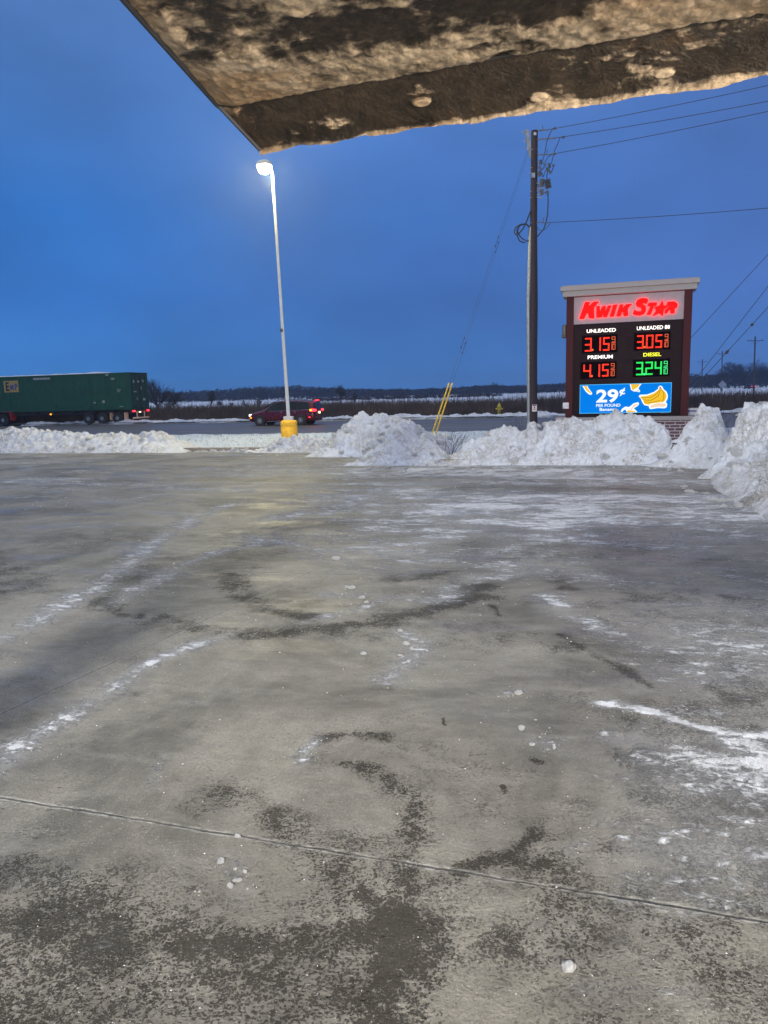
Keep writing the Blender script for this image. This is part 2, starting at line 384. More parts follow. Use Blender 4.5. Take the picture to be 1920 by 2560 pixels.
M['scr_purple'] = mat('screen_purple', (.0, .0, .0), .6, spec=.0, emit=(.22, .10, .35), es=1)
M['grey_text'] = mat('dull_grey_lettering', (.25, .25, .28), .5)
M['seg_off'] = mat('unlit_price_module', (.004, .002, .003), .6, spec=.0)
M['box_white'] = mat('pale_box', (.45, .43, .47), .5)
M['paint_burg'] = mat('burgundy_car_paint', (.095, .011, .024), .25, .3, var=.05)
M['glass'] = mat('dark_car_glass', (.012, .017, .020), .15, var=.1, spec=.25)
M['chrome'] = mat('chrome_trim', (.5, .5, .52), .2, .9)
M['rim'] = mat('alloy_rim', (.42, .42, .45), .35, .6)
M['black_pl'] = mat('black_plastic', (.012, .012, .013), .5)
M['head_on'] = mat('lit_headlight', (.8, .8, .7), .3, emit=(1, .93, .68), es=2.2)
M['amber_on'] = mat('lit_amber_lamp', (.8, .4, .05), .3, emit=(1, .33, .015), es=2.4)
M['tail_on'] = mat('lit_tail_lamp', (.6, .02, .02), .3, emit=(1, .02, .035), es=6)
M['tail_w'] = mat('lit_plate_lamp', (.8, .8, .7), .3, emit=(1, .75, .42), es=2.2)
M['green_ctr'] = mat('green_container_paint', (.006, .064, .032), .55, var=.22, sc=1.6)
M['green_dk'] = mat('green_container_door', (.008, .028, .024), .6, var=.3, sc=2)
M['logo_y'] = mat('yellow_decal', (.36, .25, .07), .6, var=.08)
M['navy'] = mat('navy_decal', (.02, .02, .05), .6); M['blue_d'] = mat('blue_decal', (.05, .07, .25), .6)
M['white_d'] = mat('white_decal', (.30, .32, .31), .6)
M['red_p'] = mat('red_truck_paint', (.30, .015, .022), .4)
M['cream'] = mat('cream_reflector', (.75, .50, .36), .4)
M['sign_paper'] = mat('white_notice', (.78, .62, .55), .5, var=.04)
M['hyd'] = mat('yellow_hydrant_paint', (.40, .30, .03), .5)
M['alu'] = mat('sheet_aluminium', (.36, .37, .40), .45, .5)
M['lens'] = mat('lit_lamp_lens', (.9, .9, .8), .3, emit=(1, .93, .55), es=45)

# ------------------------------------------------------------------ setting: ground sheets
def sheet(name, pts, m, z=None):
    me = bpy.data.meshes.new(name); me.from_pydata([(p[0], p[1], p[2] if z is None else z) for p in pts], [], [list(range(len(pts)))])
    me.materials.append(m); o = bpy.data.objects.new(name, me); COL.objects.link(o); return tag(o, kind='structure')
sheet('ground', [(-1600, -400, 0), (1600, -400, 0), (1600, 2600, 0), (-1600, 2600, 0)], M['field'], -.04)
sheet('road', [L(-320, 35.46), L(320, 35.46), L(320, 55.05), L(-320, 55.05)], M['road'], .004)
sheet('road_lines', [L(-300, 36.6), L(300, 36.6), L(300, 36.74), L(-300, 36.74)], M['paint_w'], .008)
sheet('road_lines', [L(-300, 53.8), L(300, 53.8), L(300, 53.95), L(-300, 53.95)], M['paint_w'], .008)
for v in (45.1, 45.4): sheet('road_lines', [L(-300, v), L(300, v), L(300, v+.11), L(-300, v+.11)], M['paint_y'], .008)
mb = MB()
for k in range(-30, 31):
    for v in (40.9, 49.6):
        p = [L(k*12.0, v, .008), L(k*12.0+3, v, .008), L(k*12.0+3, v+.12, .008), L(k*12.0, v+.12, .008)]
        b = len(mb.v); mb.v += p; mb.f.append([b, b+1, b+2, b+3])
tag(mb.build('road_lines', M['paint_w']), kind='structure')
sheet('forecourt', [L(-60, -30), L(3.5, -30), L(3.5, 20.3), L(-6.3, 20.3), L(-6.3, 25.4), L(-60, 25.4)], M['concrete'], -.006)

# --- the slab in view, fine enough to carry its stains
def stroke_val(X, Y, pts, w, amp):
    """soft brush along a world polyline"""
    r = np.full(X.shape, 1e9)
    for (ax, ay), (bx, by) in zip(pts[:-1], pts[1:]):
        dx, dy = bx-ax, by-ay; l2 = dx*dx+dy*dy+1e-9
        t = np.clip(((X-ax)*dx+(Y-ay)*dy)/l2, 0, 1)
        r = np.minimum(r, np.hypot(X-ax-t*dx, Y-ay-t*dy))
    return amp*np.exp(-(r/(w*1.45))**1.6*1.2)
ys = [.6]
while ys[-1] < 33: ys.append(ys[-1]+max(.012, (ys[-1]+.6)*.0052))
ys = np.array(ys); us = np.linspace(-1, 1, 620)
YY, UU = np.meshgrid(ys, us, indexing='ij'); XX = UU*(YY*.95+1.2)
pu = XX*E1.x+YY*E1.y; pv = XX*E2.x+YY*E2.y
X, Y = XX.ravel(), YY.ravel(); p3 = np.stack([X, Y, X*0], 1)
def q(*dd): return [tuple(G(x*K, y*K)[:2]) for x, y in dd]
jx = X+.10*fbm(p3, .5, 3, 5); jy = Y+.16*fbm(p3, .5, 3, 9)
wet = np.zeros_like(X); fro = np.zeros_like(X)
WET = [ (q((260, 1330), (220, 1280), (250, 1230)), .22, .5), (q((0, 1240), (120, 1200), (300, 1150)), .5, .38), (q((860, 1250), (960, 1240), (1060, 1290)), .20, .6), (q((1000, 1210), (1300, 1200), (1600, 1215)), .28, .5), (q((1550, 1480), (1600, 1510), (1659, 1500)), .10, .7), (q((540, 2120), (700, 2160), (900, 2170)), .12, .5), (q((940, 1900), (960, 2010), (940, 2120)), .10, .7), (q((1380, 1560), (1460, 1600), (1659, 1640)), .10, .55), (q((215, 1300), (330, 1340), (500, 1368), (700, 1362), (850, 1340), (980, 1300), (1050, 1265)), .19, .85),
 (q((490, 1240), (520, 1280), (570, 1310), (660, 1335)), .16, .8), (q((1200, 1370), (1245, 1395), (1300, 1430), (1390, 1480)), .05, 1.0),
 (q((770, 1650), (830, 1690), (880, 1740), (900, 1790)), .085, .85), (q((700, 1590), (760, 1575), (820, 1585)), .06, .7), (q((420, 1740), (500, 1720), (620, 1790)), .12, .6),
 (q((880, 1850), (880, 2000), (850, 2120), (840, 2212)), .10, 1.0), (q((560, 1950), (700, 1930), (900, 1960)), .13, .75), (q((0, 2010), (250, 2060), (520, 2040), (850, 2010)), .15, .85),
 (q((0, 2080), (200, 2110), (420, 2090)), .07, .6), (q((1000, 1865), (1100, 1840), (1200, 1780)), .06, .9), (q((1100, 1850), (1240, 1870), (1330, 1860)), .07, .8), (q((1180, 1780), (1260, 1860)), .12, .55),
 (q((1050, 1960), (1100, 2010), (1110, 2060)), .12, .5), (q((1450, 1420), (1540, 1390), (1600, 1440), (1640, 1480)), .22, .6), (q((1380, 1300), (1500, 1280), (1640, 1300)), .28, .7),
 (q((1480, 1560), (1659, 1590)), .13, .75), (q((1380, 1640), (1500, 1680), (1659, 1700)), .18, .75), (q((1400, 1740), (1600, 1750)), .12, .5), (q((1200, 1230), (1230, 1270)), .18, .6),
 (q((1000, 1180), (1120, 1200), (1200, 1180)), .35, .45), (q((1100, 1100), (1400, 1085), (1640, 1110)), .25, .45), (q((1380, 1082), (1480, 1088), (1590, 1102)), .10, .8), (q((650, 1015), (900, 1025), (1400, 1022)), .3, .4),
 (q((1060, 1305), (1075, 1330)), .03, .8), (q((960, 1540), (968, 1560)), .012, 1), (q((1012, 1628), (1040, 1632)), .016, .9), (q((1150, 1640), (1180, 1648)), .02, 1), (q((1080, 1715), (1088, 1730)), .012, 1),
 (q((1240, 2045), (1246, 2052)), .009, 1.1), (q((1420, 2025), (1455, 2070)), .014, 1.0), (q((1395, 2012), (1400, 2016)), .009, 1), (q((1430, 1975), (1440, 1985)), .01, .9), (q((1370, 2180), (1400, 2200)), .016, .8), (q((1240, 1215), (1330, 1240)), .2, .35),
 (q((700, 2140), (900, 2200)), .12, .4), (q((0, 1990), (120, 1985)), .1, .5)]
for pts, w, a in WET: wet = np.maximum(wet, stroke_val(jx, jy, pts, w, a))
FRO = [ (q((560, 1160), (700, 1190), (860, 1180), (1000, 1160)), .30, .55), (q((600, 1120), (760, 1100), (950, 1120)), .35, .55), (q((700, 1340), (780, 1310), (830, 1290)), .08, .5), (q((950, 1290), (1010, 1250), (1100, 1240)), .15, .5), (q((1000, 1150), (1200, 1160), (1500, 1180)), .5, .6), (q((0, 1385), (110, 1320), (200, 1270), (300, 1200), (400, 1130), (520, 1080)), .17, .62), (q((-60, 1680), (30, 1615), (120, 1565), (230, 1490), (300, 1440), (390, 1400), (480, 1372)), .10, .68),
 (q((250, 1300), (350, 1240), (470, 1190), (560, 1175)), .16, .5), (q((1300, 1525), (1400, 1540), (1500, 1562), (1659, 1580), (1800, 1600)), .05, 1.1), (q((1600, 1600), (1659, 1640), (1740, 1700)), .13, 1.0),
 (q((870, 1370), (900, 1385), (860, 1440), (830, 1460)), .10, .5), (q((690, 1590), (665, 1620), (655, 1650)), .04, .6), (q((700, 1285), (760, 1290), (790, 1280)), .09, .6), (q((820, 1285), (900, 1290), (930, 1300)), .10, .5),
 (q((900, 1210), (1050, 1215), (1200, 1230), (1300, 1250)), .30, .5), (q((1180, 1290), (1250, 1330), (1330, 1370)), .16, .6), (q((1100, 1500), (1130, 1495)), .04, .6), (q((1150, 1590), (1200, 1600)), .08, .45),
 (q((1400, 1225), (1550, 1240), (1659, 1250)), .25, .45), (q((1350, 1600), (1500, 1620), (1659, 1660)), .10, .45), (q((1250, 1860), (1300, 1830)), .05, .3), (q((500, 1850), (520, 1930)), .05, .35),
 (q((640, 1345), (760, 1320), (800, 1300)), .06, .45), (q((350, 1650), (330, 1690)), .04, .25), (q((1250, 2120), (1500, 2150)), .03, .4)]
for pts, w, a in FRO: fro = np.maximum(fro, stroke_val(jx, jy, pts, w, a))
lu, lv = X*E1.x+Y*E1.y, X*E2.x+Y*E2.y
sm = lambda x, a, b: np.clip((x-a)/(b-a), 0, 1)**2*(3-2*np.clip((x-a)/(b-a), 0, 1))
n1 = fbm(np.stack([lu*.5, lv*1.6, lu*0], 1), 2.2, 5, 31); n2 = fbm(np.stack([lu*.35, lv*2.4, lu*0], 1), 1.0, 5, 77)
area = sm(Y, 6.5, 11)*sm(X/(Y+1e-6), -.25, .02)
fro = np.maximum(fro, area*(.54+.6*n1+.45*n2))
left = sm(Y, 12, 17)*(1-sm(X/(Y+1e-6), -.2, 0))
fro = np.maximum(fro, left*(.24+.45*n1+.4*n2)); fro = np.maximum(fro, sm(lv, 16.5, 19)*(.45+.5*n2)*sm(lu, -14, -8))
wet = np.maximum(wet, area*(.12-.6*n1*(n1 < 0)*1+.1*n2)); wet = np.maximum(wet, sm(X/(Y+.1), .18, .42)*(1-sm(Y, 7, 10))*(.42+.6*n1))
fro = np.maximum(fro, sm(X/(Y+.1), .2, .45)*(1-sm(Y, 7, 10))*sm(Y, 2.2, 3)*(.36+.6*n2))
edge = np.maximum(np.exp(-np.abs(lv-20.0)/.35)*(lu > -7), np.exp(-np.abs(lv-25.1)/.3)*(lu < -6)); fro = np.maximum(fro, edge*.7)
mask = ((lv < 20.32) | ((lu < -6.28) & (lv < 25.42))) & (lu < 3.52)
nA = fbm(p3, .22, 4, 101); nB = fbm(p3, .8, 3, 103)
nC = fbm(p3, .07, 3, 115); wet = np.minimum(wet, .95)*(.80+.6*nA+.35*nB+.35*nC); fro = np.minimum(fro*1.18, 1.0)*(.88+.45*nB+.5*nA)
wet = np.maximum(wet, (1-sm(Y, 2.6, 3.6))*(.34+.16*(1-sm(X, -.6, .2))+.55*nB+.3*nA)*(1-.6*sm(X/(Y+.1), .05, .3)))
wet = np.maximum(wet, (.20+.5*fbm(p3, 1.7, 4, 107)+.25*nA)*(1-.4*sm(Y, 8, 14)))
fro = np.maximum(fro, .02+.20*nA+.16*fbm(p3, 1.3, 3, 109)); wet = np.clip(wet, 0, .85+.35*nA); fro = np.clip(fro, 0, 1.2)
F = grid_faces(len(ys), len(us)); F = F[mask[F].all(1)]
Z = .012*fbm(p3, 2.5, 3, 3)*0+.0
o = mesh_np('forecourt_slab', np.stack([X, Y, Z+X*0], 1), F, M['concrete'], attrs={'wet': np.clip(wet, 0, 1.2), 'frost': np.clip(fro, 0, 1.2)})
tag(o, kind='structure')

# --- kerbs and snowy verge
def kerb(a, b):
    d = (b-a); mb = MB(); n = max(2, int(d.length/.6)); ang = math.atan2(d.y, d.x)
    mb.box((a+b)/2+Vector((0, 0, .065)), (d.length, .16, .15), Matrix.Rotation(ang, 3, 'Z'))
    return tag(mb.build('kerb', M['kerb'], bevel=.02), kind='structure')
kerb(L(-60, 25.5), L(-6.2, 25.5)); kerb(L(-6.2, 25.58), L(-6.2, 20.42)); kerb(L(-6.12, 20.4), L(3.6, 20.4)); kerb(L(3.6, 20.32), L(3.6, -20))
def verge(u0, u1, v0, v1, step, z0, name='snowy_verge', amp=.05, m='verge'):
    nu, nv = int((u1-u0)/step)+2, int((v1-v0)/step)+2
    U, V_ = np.meshgrid(np.linspace(u0, u1, nu), np.linspace(v0, v1, nv), indexing='ij'); U, V_ = U.ravel(), V_.ravel()
    x = U*E1.x+V_*E2.x; y = U*E1.y+V_*E2.y; p = np.stack([x, y, x*0], 1)
    z = z0+amp*fbm(p, .9, 4, 11)+amp*.5*fbm(p, .25, 2, 12, True)
    return tag(mesh_np(name, np.stack([x, y, z], 1), grid_faces(nu, nv)[:, ::-1], M[m]), kind='structure')
verge(-45, -6.12, 25.58, 35.6, .14, .09); verge(-6.12, 22, 20.48, 35.6, .14, .09); verge(3.68, 22, 2, 20.46, .15, .1)
verge(-90, -45, 25.58, 35.6, .6, .09); verge(22, 90, 2, 35.6, .6, .09)
verge(-90, 70, 55.0, 60, .3, .12, 'far_verge', .08)

# ------------------------------------------------------------------ snow piles
CL = []
def pile(name, pts, label, m='snow', step=.045, amp=1.0, seed=1, group=None, lump=.16, cat='snow pile', clods=16):
    """pts: (x, y, height, front width, back width) along the crest"""
    pts = [tuple(map(float, p)) for p in pts]; P_ = np.array(pts)
    d = np.r_[0, np.cumsum(np.hypot(np.diff(P_[:, 0]), np.diff(P_[:, 1])))]
    n = max(8, int(d[-1]/step)); s = np.linspace(0, d[-1], n)
    c = [np.interp(s, d, P_[:, k]) for k in range(5)]
    tx = np.gradient(np.convolve(np.pad(c[0], 15, 'edge'), np.ones(31)/31, 'valid')); ty = np.gradient(np.convolve(np.pad(c[1], 15, 'edge'), np.ones(31)/31, 'valid'))
    l = np.hypot(tx, ty)+1e-9; nx, ny = ty/l, -tx/l            # front = right of travel
    wmax = (P_[:, 3]+P_[:, 4]).max(); mcount = max(10, int(wmax/step)); t = np.linspace(-1, 1, mcount)
    T = t[None, :]; w = np.where(T < 0, c[3][:, None], c[4][:, None])
    ex = np.minimum(s, d[-1]-s)[:, None]; endf = np.clip(ex/.5, 0, 1)**.6
    X = c[0][:, None]-nx[:, None]*T*w; Y = c[1][:, None]-ny[:, None]*T*w
    prof = (1-np.abs(T)**1.25)
    Z = c[2][:, None]*prof*np.maximum(endf, .05)
    sh = X.shape; p = np.stack([X.ravel(), Y.ravel(), Z.ravel()*1.2], 1)
    ef = (np.clip((1-np.abs(T))/.22, 0, 1)*np.ones(sh)).ravel()*(.35+.65*np.clip(Z.ravel()/.5, 0, 1))
    k1 = fbm(p, .7, 3, seed); k2 = fbm(p, .28, 4, seed+9, True); wo = worley(p*np.array([1, 1, .8])+.10*k1[:, None], lump*2.3, seed+5); wo2 = worley(p, lump*.8, seed+6)
    hgt = (.17*k1+.09*k2+.26*(.55-wo)+.09*(.5-wo2)+.05*fbm(p, .13, 3, seed+3, True)+.06*(.5-worley(p+.03*k2[:, None], .13, seed+8))+.03*fbm(p, .05, 2, seed+4))*amp
    dirx = 0.55*fbm(p+50, .3, 3, seed+20)*.14*amp; diry = fbm(p+90, .3, 3, seed+21)*.10*amp
    Xo = X.ravel()+dirx*ef+nx.repeat(mcount)*hgt*ef*.55; Yo = Y.ravel()+diry*ef+ny.repeat(mcount)*hgt*ef*.55
    Zo = Z.ravel()+hgt*ef*1.0
    Zo = Zo+(1-ef)*.05*k1; Zo = np.maximum(Zo, -.03)-(np.abs(T)*np.ones(sh) > .985).ravel()*.05
    Zo = Zo.reshape(sh); Zo[0, :] = -.05; Zo[-1, :] = -.05
    grit = np.clip(.55*fbm(p+31, .9, 4, seed+40)+.35*fbm(p, .2, 3, seed+41)+.30*np.exp(-Z.ravel()/.22)-.12, 0, 1)
    o = mesh_np(name, np.stack([Xo, Yo, Zo.ravel()], 1), grid_faces(*sh)[:, ::-1], M[m], attrs={'grit': grit})
    if clods:
        rc = random.Random(seed); nn, mm_ = sh
        for _ in range(clods):
            i = rc.randrange(int(nn*.06), int(nn*.94)); j = rc.randrange(int(mm_*.04), int(mm_*.52)); k_ = i*mm_+j; zz = Zo[i, j]
            CL.append((float(Xo[k_]), float(Yo[k_]), float(zz), rc.uniform(.35, 1)**2*.17))
    tag(o, label, cat, group); return o
def crest(rows, wf, wb, toe, hk=1.0):
    """rows (x, top) in the photo; toe(x) = row where it meets the ground"""
    r = []
    for x, top in rows:
        t = G(x*K, toe(x)*K); c = t+E2*wf; pt = P(x*K, top*K, c.y)
        r.append((pt.x, c.y, max(.05, pt.z)*hk, wf, wb))
    return r
SG = 'heaps of ploughed snow along the kerb'
kerbz = lambda x: 978+(x*-.003)
pile('snow_pile', crest([(-260, 925), (-160, 918), (-80, 926), (0, 931), (20, 926), (67, 925), (100, 934), (150, 935), (200, 939), (235, 941), (262, 938), (290, 943), (320, 937), (334, 934), (352, 935), (372, 944), (397, 959), (434, 968)], 1.35, 1.3, lambda x: 978), 'long low white snow bank on the kerb at far left, in front of the truck', step=.05, seed=3, group=SG, amp=.7)
pile('snow_pile', crest([(430, 972), (480, 972), (520, 972), (560, 969)], .5, .5, lambda x: 976), 'thin flat skirt of snow on the kerb just left of the lamp post', seed=13, amp=.4, group=SG)
pile('snow_pile', crest([(545, 972), (575, 964), (600, 954), (620, 949), (645, 947), (655, 942), (668, 948), (690, 955), (715, 960), (745, 966), (775, 968)], .9, 1.2, lambda x: 978), 'small broken snow heap round the yellow lamp post base', step=.03, seed=5, group=SG, lump=.12)
pile('snow_pile', crest([(690, 965), (725, 944), (750, 920), (768, 906), (783, 899), (797, 906), (830, 903), (860, 906), (880, 911), (900, 918), (925, 934), (945, 941), (965, 945), (985, 960)], 1.5, 1.5, lambda x: 987), 'yellowish dirty snow heap with a flat top, behind the smaller heap at centre', 'snow', step=.035, seed=8, group=SG, amp=.85)
pile('snow_pile', crest([(762, 1002), (790, 985), (822, 958), (838, 940), (850, 934), (868, 938), (890, 950), (915, 958), (945, 968), (965, 980), (990, 992)], 1.0, 1.1, lambda x: 1006), 'bluish white pointed snow heap at the kerb in front of the leaning yellow rods', step=.028, seed=21, group=SG, amp=.75)
pile('snow_pile', crest([(968, 990), (985, 975), (1005, 964), (1030, 957), (1050, 950), (1066, 934), (1072, 924), (1100, 921), (1116, 922), (1124, 940), (1138, 938), (1143, 915), (1151, 911), (1159, 916), (1163, 934), (1172, 930), (1182, 914), (1210, 906), (1230, 911), (1262, 907), (1283, 905), (1314, 898), (1345, 899), (1382, 906), (1415, 916), (1446, 936), (1475, 955)], 1.15, 1.2, lambda x: 1005), 'long high snow bank along the kerb below the lit price sign', step=.028, seed=34, group=SG, amp=.85)
def wcrest(rows, wf, wb): return [(P(x*K, t*K, Y).x, Y, P(x*K, t*K, Y).z, wf, wb) for x, t, Y in rows]
pile('snow_pile', wcrest([(1455, 975, 19.6), (1472, 938, 19.3), (1489, 916, 19.2), (1508, 888, 19.1), (1524, 881, 19), (1550, 884, 18.9), (1566, 905, 18.8), (1580, 935, 18.7), (1600, 950, 18.6)], 1.3, .9), 'rounded white snow mound right of the brick sign base', step=.028, seed=41, group=SG, amp=.65)
pile('snow_pile', wcrest([(1560, 960, 17.2), (1572, 915, 17.1), (1588, 893, 17), (1606, 880, 16.9), (1627, 866, 16.8), (1640, 866, 16.7), (1656, 880, 16.6), (1690, 870, 16.3), (1730, 880, 16), (1800, 905, 15.5)], 1.6, 1.4), 'tallest twin peaked snow mound at the right edge', step=.03, seed=52, group=SG, amp=.75)
def lw(u, v, h, a, b): p = L(u, v); return (p.x, p.y, h, a, b)
pile('snow_pile', [lw(3.6, 19.6, .4, .8, .9), lw(3.9, 18.6, .5, 1.2, 1), lw(4.2, 17.2, .55, 1.6, 1), lw(4.35, 15.8, .62, 1.9, 1.1), lw(4.4, 14.4, .72, 1.9, 1.2), lw(4.4, 13, .78, 1.75, 1.2), lw(4.3, 11.6, .72, 1.7, 1), lw(4.2, 10.2, .65, 1.5, 1), lw(4.1, 8.5, .5, 1.3, 1)],
     'rough grey snow bank running toward the viewer along the right kerb', 'snow_grey', step=.026, seed=63, group=SG, amp=1.25)
o = pile('snow_pile', [lw(u, 55.9+.3*math.sin(u*.7), .20+(.12*abs(math.sin(u*.37))+.10*math.sin(u*1.3))*(1 if u > -16 else .5), .7, .8) for u in np.arange(-48, 40, 1.5)], 'low snow ridge thrown up along the far side of the road', 'snow', step=.11, seed=71, group=SG, lump=.3, clods=0)

# loose lumps
def lump_mesh(seed, r=1, sub=3):
    bm = bmesh.new(); bmesh.ops.create_icosphere(bm, subdivisions=sub, radius=1)
    co = np.array([v.co[:] for v in bm.verts]); co = co*(1+.6*fbm(co+seed*7, .9, 3, seed)[:, None]+.3*(.5-worley(co+seed, .5, seed))[:, None]); co[:, 2] *= .55; co[:, 2] = np.maximum(co[:, 2], -.30)
    for v, c in zip(bm.verts, co): v.co = c*r
    me = bpy.data.meshes.new('snow_chunk'); bm.to_mesh(me); bm.free(); me.polygons.foreach_set('use_smooth', np.ones(len(me.polygons), bool)); me.materials.append(M['snow_clean']); return me
LM = [lump_mesh(k) for k in range(6)]
def chunk(p, r, label, group=None, k=None):
    o = bpy.data.objects.new('snow_chunk', LM[random.randrange(6) if k is None else k]); o.location = (p[0], p[1], p[2]+r*.24); o.scale = (r, r*random.uniform(.7, 1.1), r*random.uniform(.7, 1.1)); o.rotation_euler = (0, 0, random.uniform(0, 6)); COL.objects.link(o)
    return tag(o, label, 'snow lump', group)
chunk(G(1228*K, 2090*K), .03, 'largest white snow lump lying alone on the concrete at bottom right', k=2)
for x, y, Yd, rr_, l in ((783, 906, 27.4, .40, 'big round snow boulder on top of the yellowish heap'), (1151, 917, 21.2, .20, 'upright snow lump standing on the long bank just left of the pole'), (1103, 928, 21.3, .26, 'rounded snow block at the left shoulder of the long bank'), (955, 940, 26.2, .33, 'snow boulder between the leaning yellow rods and the long bank'), (925, 945, 25.5, .28, 'snow boulder at the foot of the leaning yellow rods'), (1190, 912, 21.3, .24, 'snow block on the crest just right of the pole')):
    p = P(x*K, y*K, Yd); chunk((p.x, p.y, p.z-rr_*.5), rr_, l)
chunk(G(727*K, 1208*K), .055, 'angular white snow lump on the bare concrete above the scattered crumbs at centre', k=1)
chunk(G(785*K, 1412*K), .024, 'single small round snow lump below the dark curved tyre track', k=3)
chunk(G(1127*K, 1575*K), .028, 'small snow lump on pale concrete beside a patch of fine crumbs', k=4)
chunk(G(478*K, 1862*K), .018, 'small square snow lump just below the near joint, left of centre', k=5)
chunk(G(514*K, 1806*K), .014, 'tiny snow lump sitting on the near pavement joint', k=0)
chunk(G(818*K, 1062*K), .10, 'snow lump alone on the frosty slab in front of the centre heaps', k=2)
GR = 'small snow lumps fallen along the foot of the banks'
for x0, x1, yy, n in ((770, 1480, 1010, 44), (1470, 1600, 1050, 22), (560, 760, 985, 14)):
    for i in range(n):
        x = random.uniform(x0, x1); y = yy+abs(random.gauss(0, 6))+(max(0, x-1480)*.35 if x0 == 1470 else 0)
        chunk(G(x*K, y*K), random.uniform(.025, .085), 'small snow lump at the foot of a snow bank', GR)
GR2 = 'scattered snow lumps on the concrete'
for cx, cy, sx, sy, n in ((760, 1285, 22, 14, 14), (1185, 1585, 22, 18, 12), (510, 1900, 20, 20, 8), (428, 1925, 10, 5, 4), (860, 1400, 20, 22, 8), (1125, 1497, 8, 3, 4)):
    for i in range(n):
        p = G(random.gauss(cx, sx)*K, random.gauss(cy, sy)*K); chunk(p, random.uniform(.18, 1)**2*.006*p.y, 'small snow crumb scattered on the concrete', GR2)
for (x, y, z, r_) in CL:
    o = chunk((x, y, z-r_*.35), r_, 'hard clod of snow lying on the face of a ploughed bank', 'clods on the faces of the snow banks'); o.scale.z *= random.uniform(1, 1.7)
# countless crumbs
mb_v = []; mb_f = []
base = np.array([v.co[:] for v in lump_mesh(3, 1, 1).vertices]); bf = np.array([p.vertices[:] for p in lump_mesh(3, 1, 1).polygons])
crumbs = []
for i in range(1500):
    y = random.uniform(0, 1)**1.2*19+1.9; x = random.uniform(-.55, .58)*y
    crumbs.append((x, y, min(.012, random.uniform(.25, 1)**3*.0024*(y*.35+1))))
for pts, w, a in FRO:
    for (ax, ay), (bx, by) in zip(pts[:-1], pts[1:]):
        for i in range(int(34*a)+6):
            t = random.random(); s_ = w*1.1; crumbs.append((ax+(bx-ax)*t+random.gauss(0, s_), ay+(by-ay)*t+random.gauss(0, s_), random.uniform(.2, 1)**2*.0017*(ay*.35+1)))
C = np.array(crumbs); lu_, lv_ = C[:, 0]*E1.x+C[:, 1]*E1.y, C[:, 0]*E2.x+C[:, 1]*E2.y; C = C[(lv_ < 20) & (lu_ < 3.3)]
n = len(C); V_ = (base[None]*C[:, 2][:, None, None]*rng.uniform(.6, 1.3, (n, 1, 3))); V_[:, :, 0] += C[:, 0][:, None]; V_[:, :, 1] += C[:, 1][:, None]; V_[:, :, 2] += C[:, 2][:, None]*.2
F_ = (bf[None]+np.arange(n)[:, None, None]*len(base)).reshape(-1, 3)
tag(mesh_np('snow_crumbs', V_.reshape(-1, 3), F_, M['snow_clean']), 'countless snow and salt crumbs strewn over the concrete', 'snow crumbs', kind='stuff')

# ------------------------------------------------------------------ ice-crusted metal awning overhead
def mat_awning(name, cover):
    m = NT(name); v = m.coord((.55, 1.5, 1.2)); v0 = m.coord()
    a = m.noise(v, 3.2, 8, .66, .9); b = m.noise(v0, 14, 7, .72, .4); c = m.noise(v0, 60, 4, .7); g = m.noise(v, 1.6, 4, .6)
    fr = m.attr('crust')
    f = m.rng(m.math('ADD', fr, m.math('MULTIPLY_ADD', m.math('MULTIPLY_ADD', b, .5, m.math('MULTIPLY', a, .5)), 1.9, -.95)), .30, .64)
    metal = m.mix(m.rng(b, .35, .7), (.016, .012, .009), (.055, .038, .025)); metal = m.mix(m.rng(m.noise(v, 6, 6, .7), .56, .74, 0, .6), metal, (.09, .05, .024))
    metal = m.mix(m.rng(c, .60, .78, 0, .45), metal, (.20, .16, .12))
    ice = m.mix(m.rng(b, .3, .7), (.42, .31, .20), (.66, .53, .38)); ice = m.mix(m.rng(g, .42, .62, 0, .75), ice, (.36, .22, .11)); ice = m.mix(m.rng(m.noise(v0, 30, 5, .75), .45, .62, 0, .5), ice, (.22, .17, .12)); ice = m.mix(m.rng(c, .55, .8, 0, .5), ice, (.30, .24, .17))
    m.col(m.mix(f, metal, ice)); m.rough(m.rng(f, 0, 1, .42, .7)); m.bump(m.math('MULTIPLY_ADD', b, 1.0, m.math('MULTIPLY', c, .5)), .9, .012); return m.m
M['awn'] = mat_awning('rimed_rusty_metal', .6)
HA = EYE+.93
aw = empty('metal_awning', (0, 0, 0)); tag(aw, 'rusty metal awning overhead with a dark front lip, underside crusted with dirty ice and snow', 'awning')
cD = G(548, 262, HA); cB = G(1990, 8, HA); cC = G(300, -20, HA)        # inner fold line and left edge
cA = G(652, 374, HA-.10); cE = G(1990, 172, HA-.10)
df = (cB-cD).normalized(); dl = (cC-cD).normalized()
nu, nv = 900, 460; LU, LV = 3.6, 2.6
U_, V2 = np.meshgrid(np.linspace(0, LU, nu), np.linspace(0, 1, nv)**1.0*LV, indexing='ij'); U_, V2 = U_.ravel(), V2.ravel()
px_ = cD.x+df.x*U_+dl.x*V2; py_ = cD.y+df.y*U_+dl.y*V2; pz_ = np.full_like(px_, HA)
pp = np.stack([U_*.55, V2*1.5, U_*0], 1); ppi = np.stack([U_, V2, U_*0], 1)
band = .5+.5*np.sin(V2*9.5+1.2+.9*fbm(ppi, .9, 3, 4)+U_*.35)
wrp = np.stack([.25*fbm(ppi, .4, 3, 55), .18*fbm(ppi, .4, 3, 56), U_*0], 1)
cru = .55+.11*(band-.5)*2+.95*fbm(pp+wrp, .40, 7, 61)+.25*fbm(ppi, .09, 4, 62, True)+.15*np.exp(-V2/.10)+.40*np.exp(-U_/.14)
cm = 1/(1+np.exp(-(cru-.5)*22)); bumps = .5+.5*fbm(ppi, .09, 4, 66)+.3*fbm(ppi, .03, 3, 67)
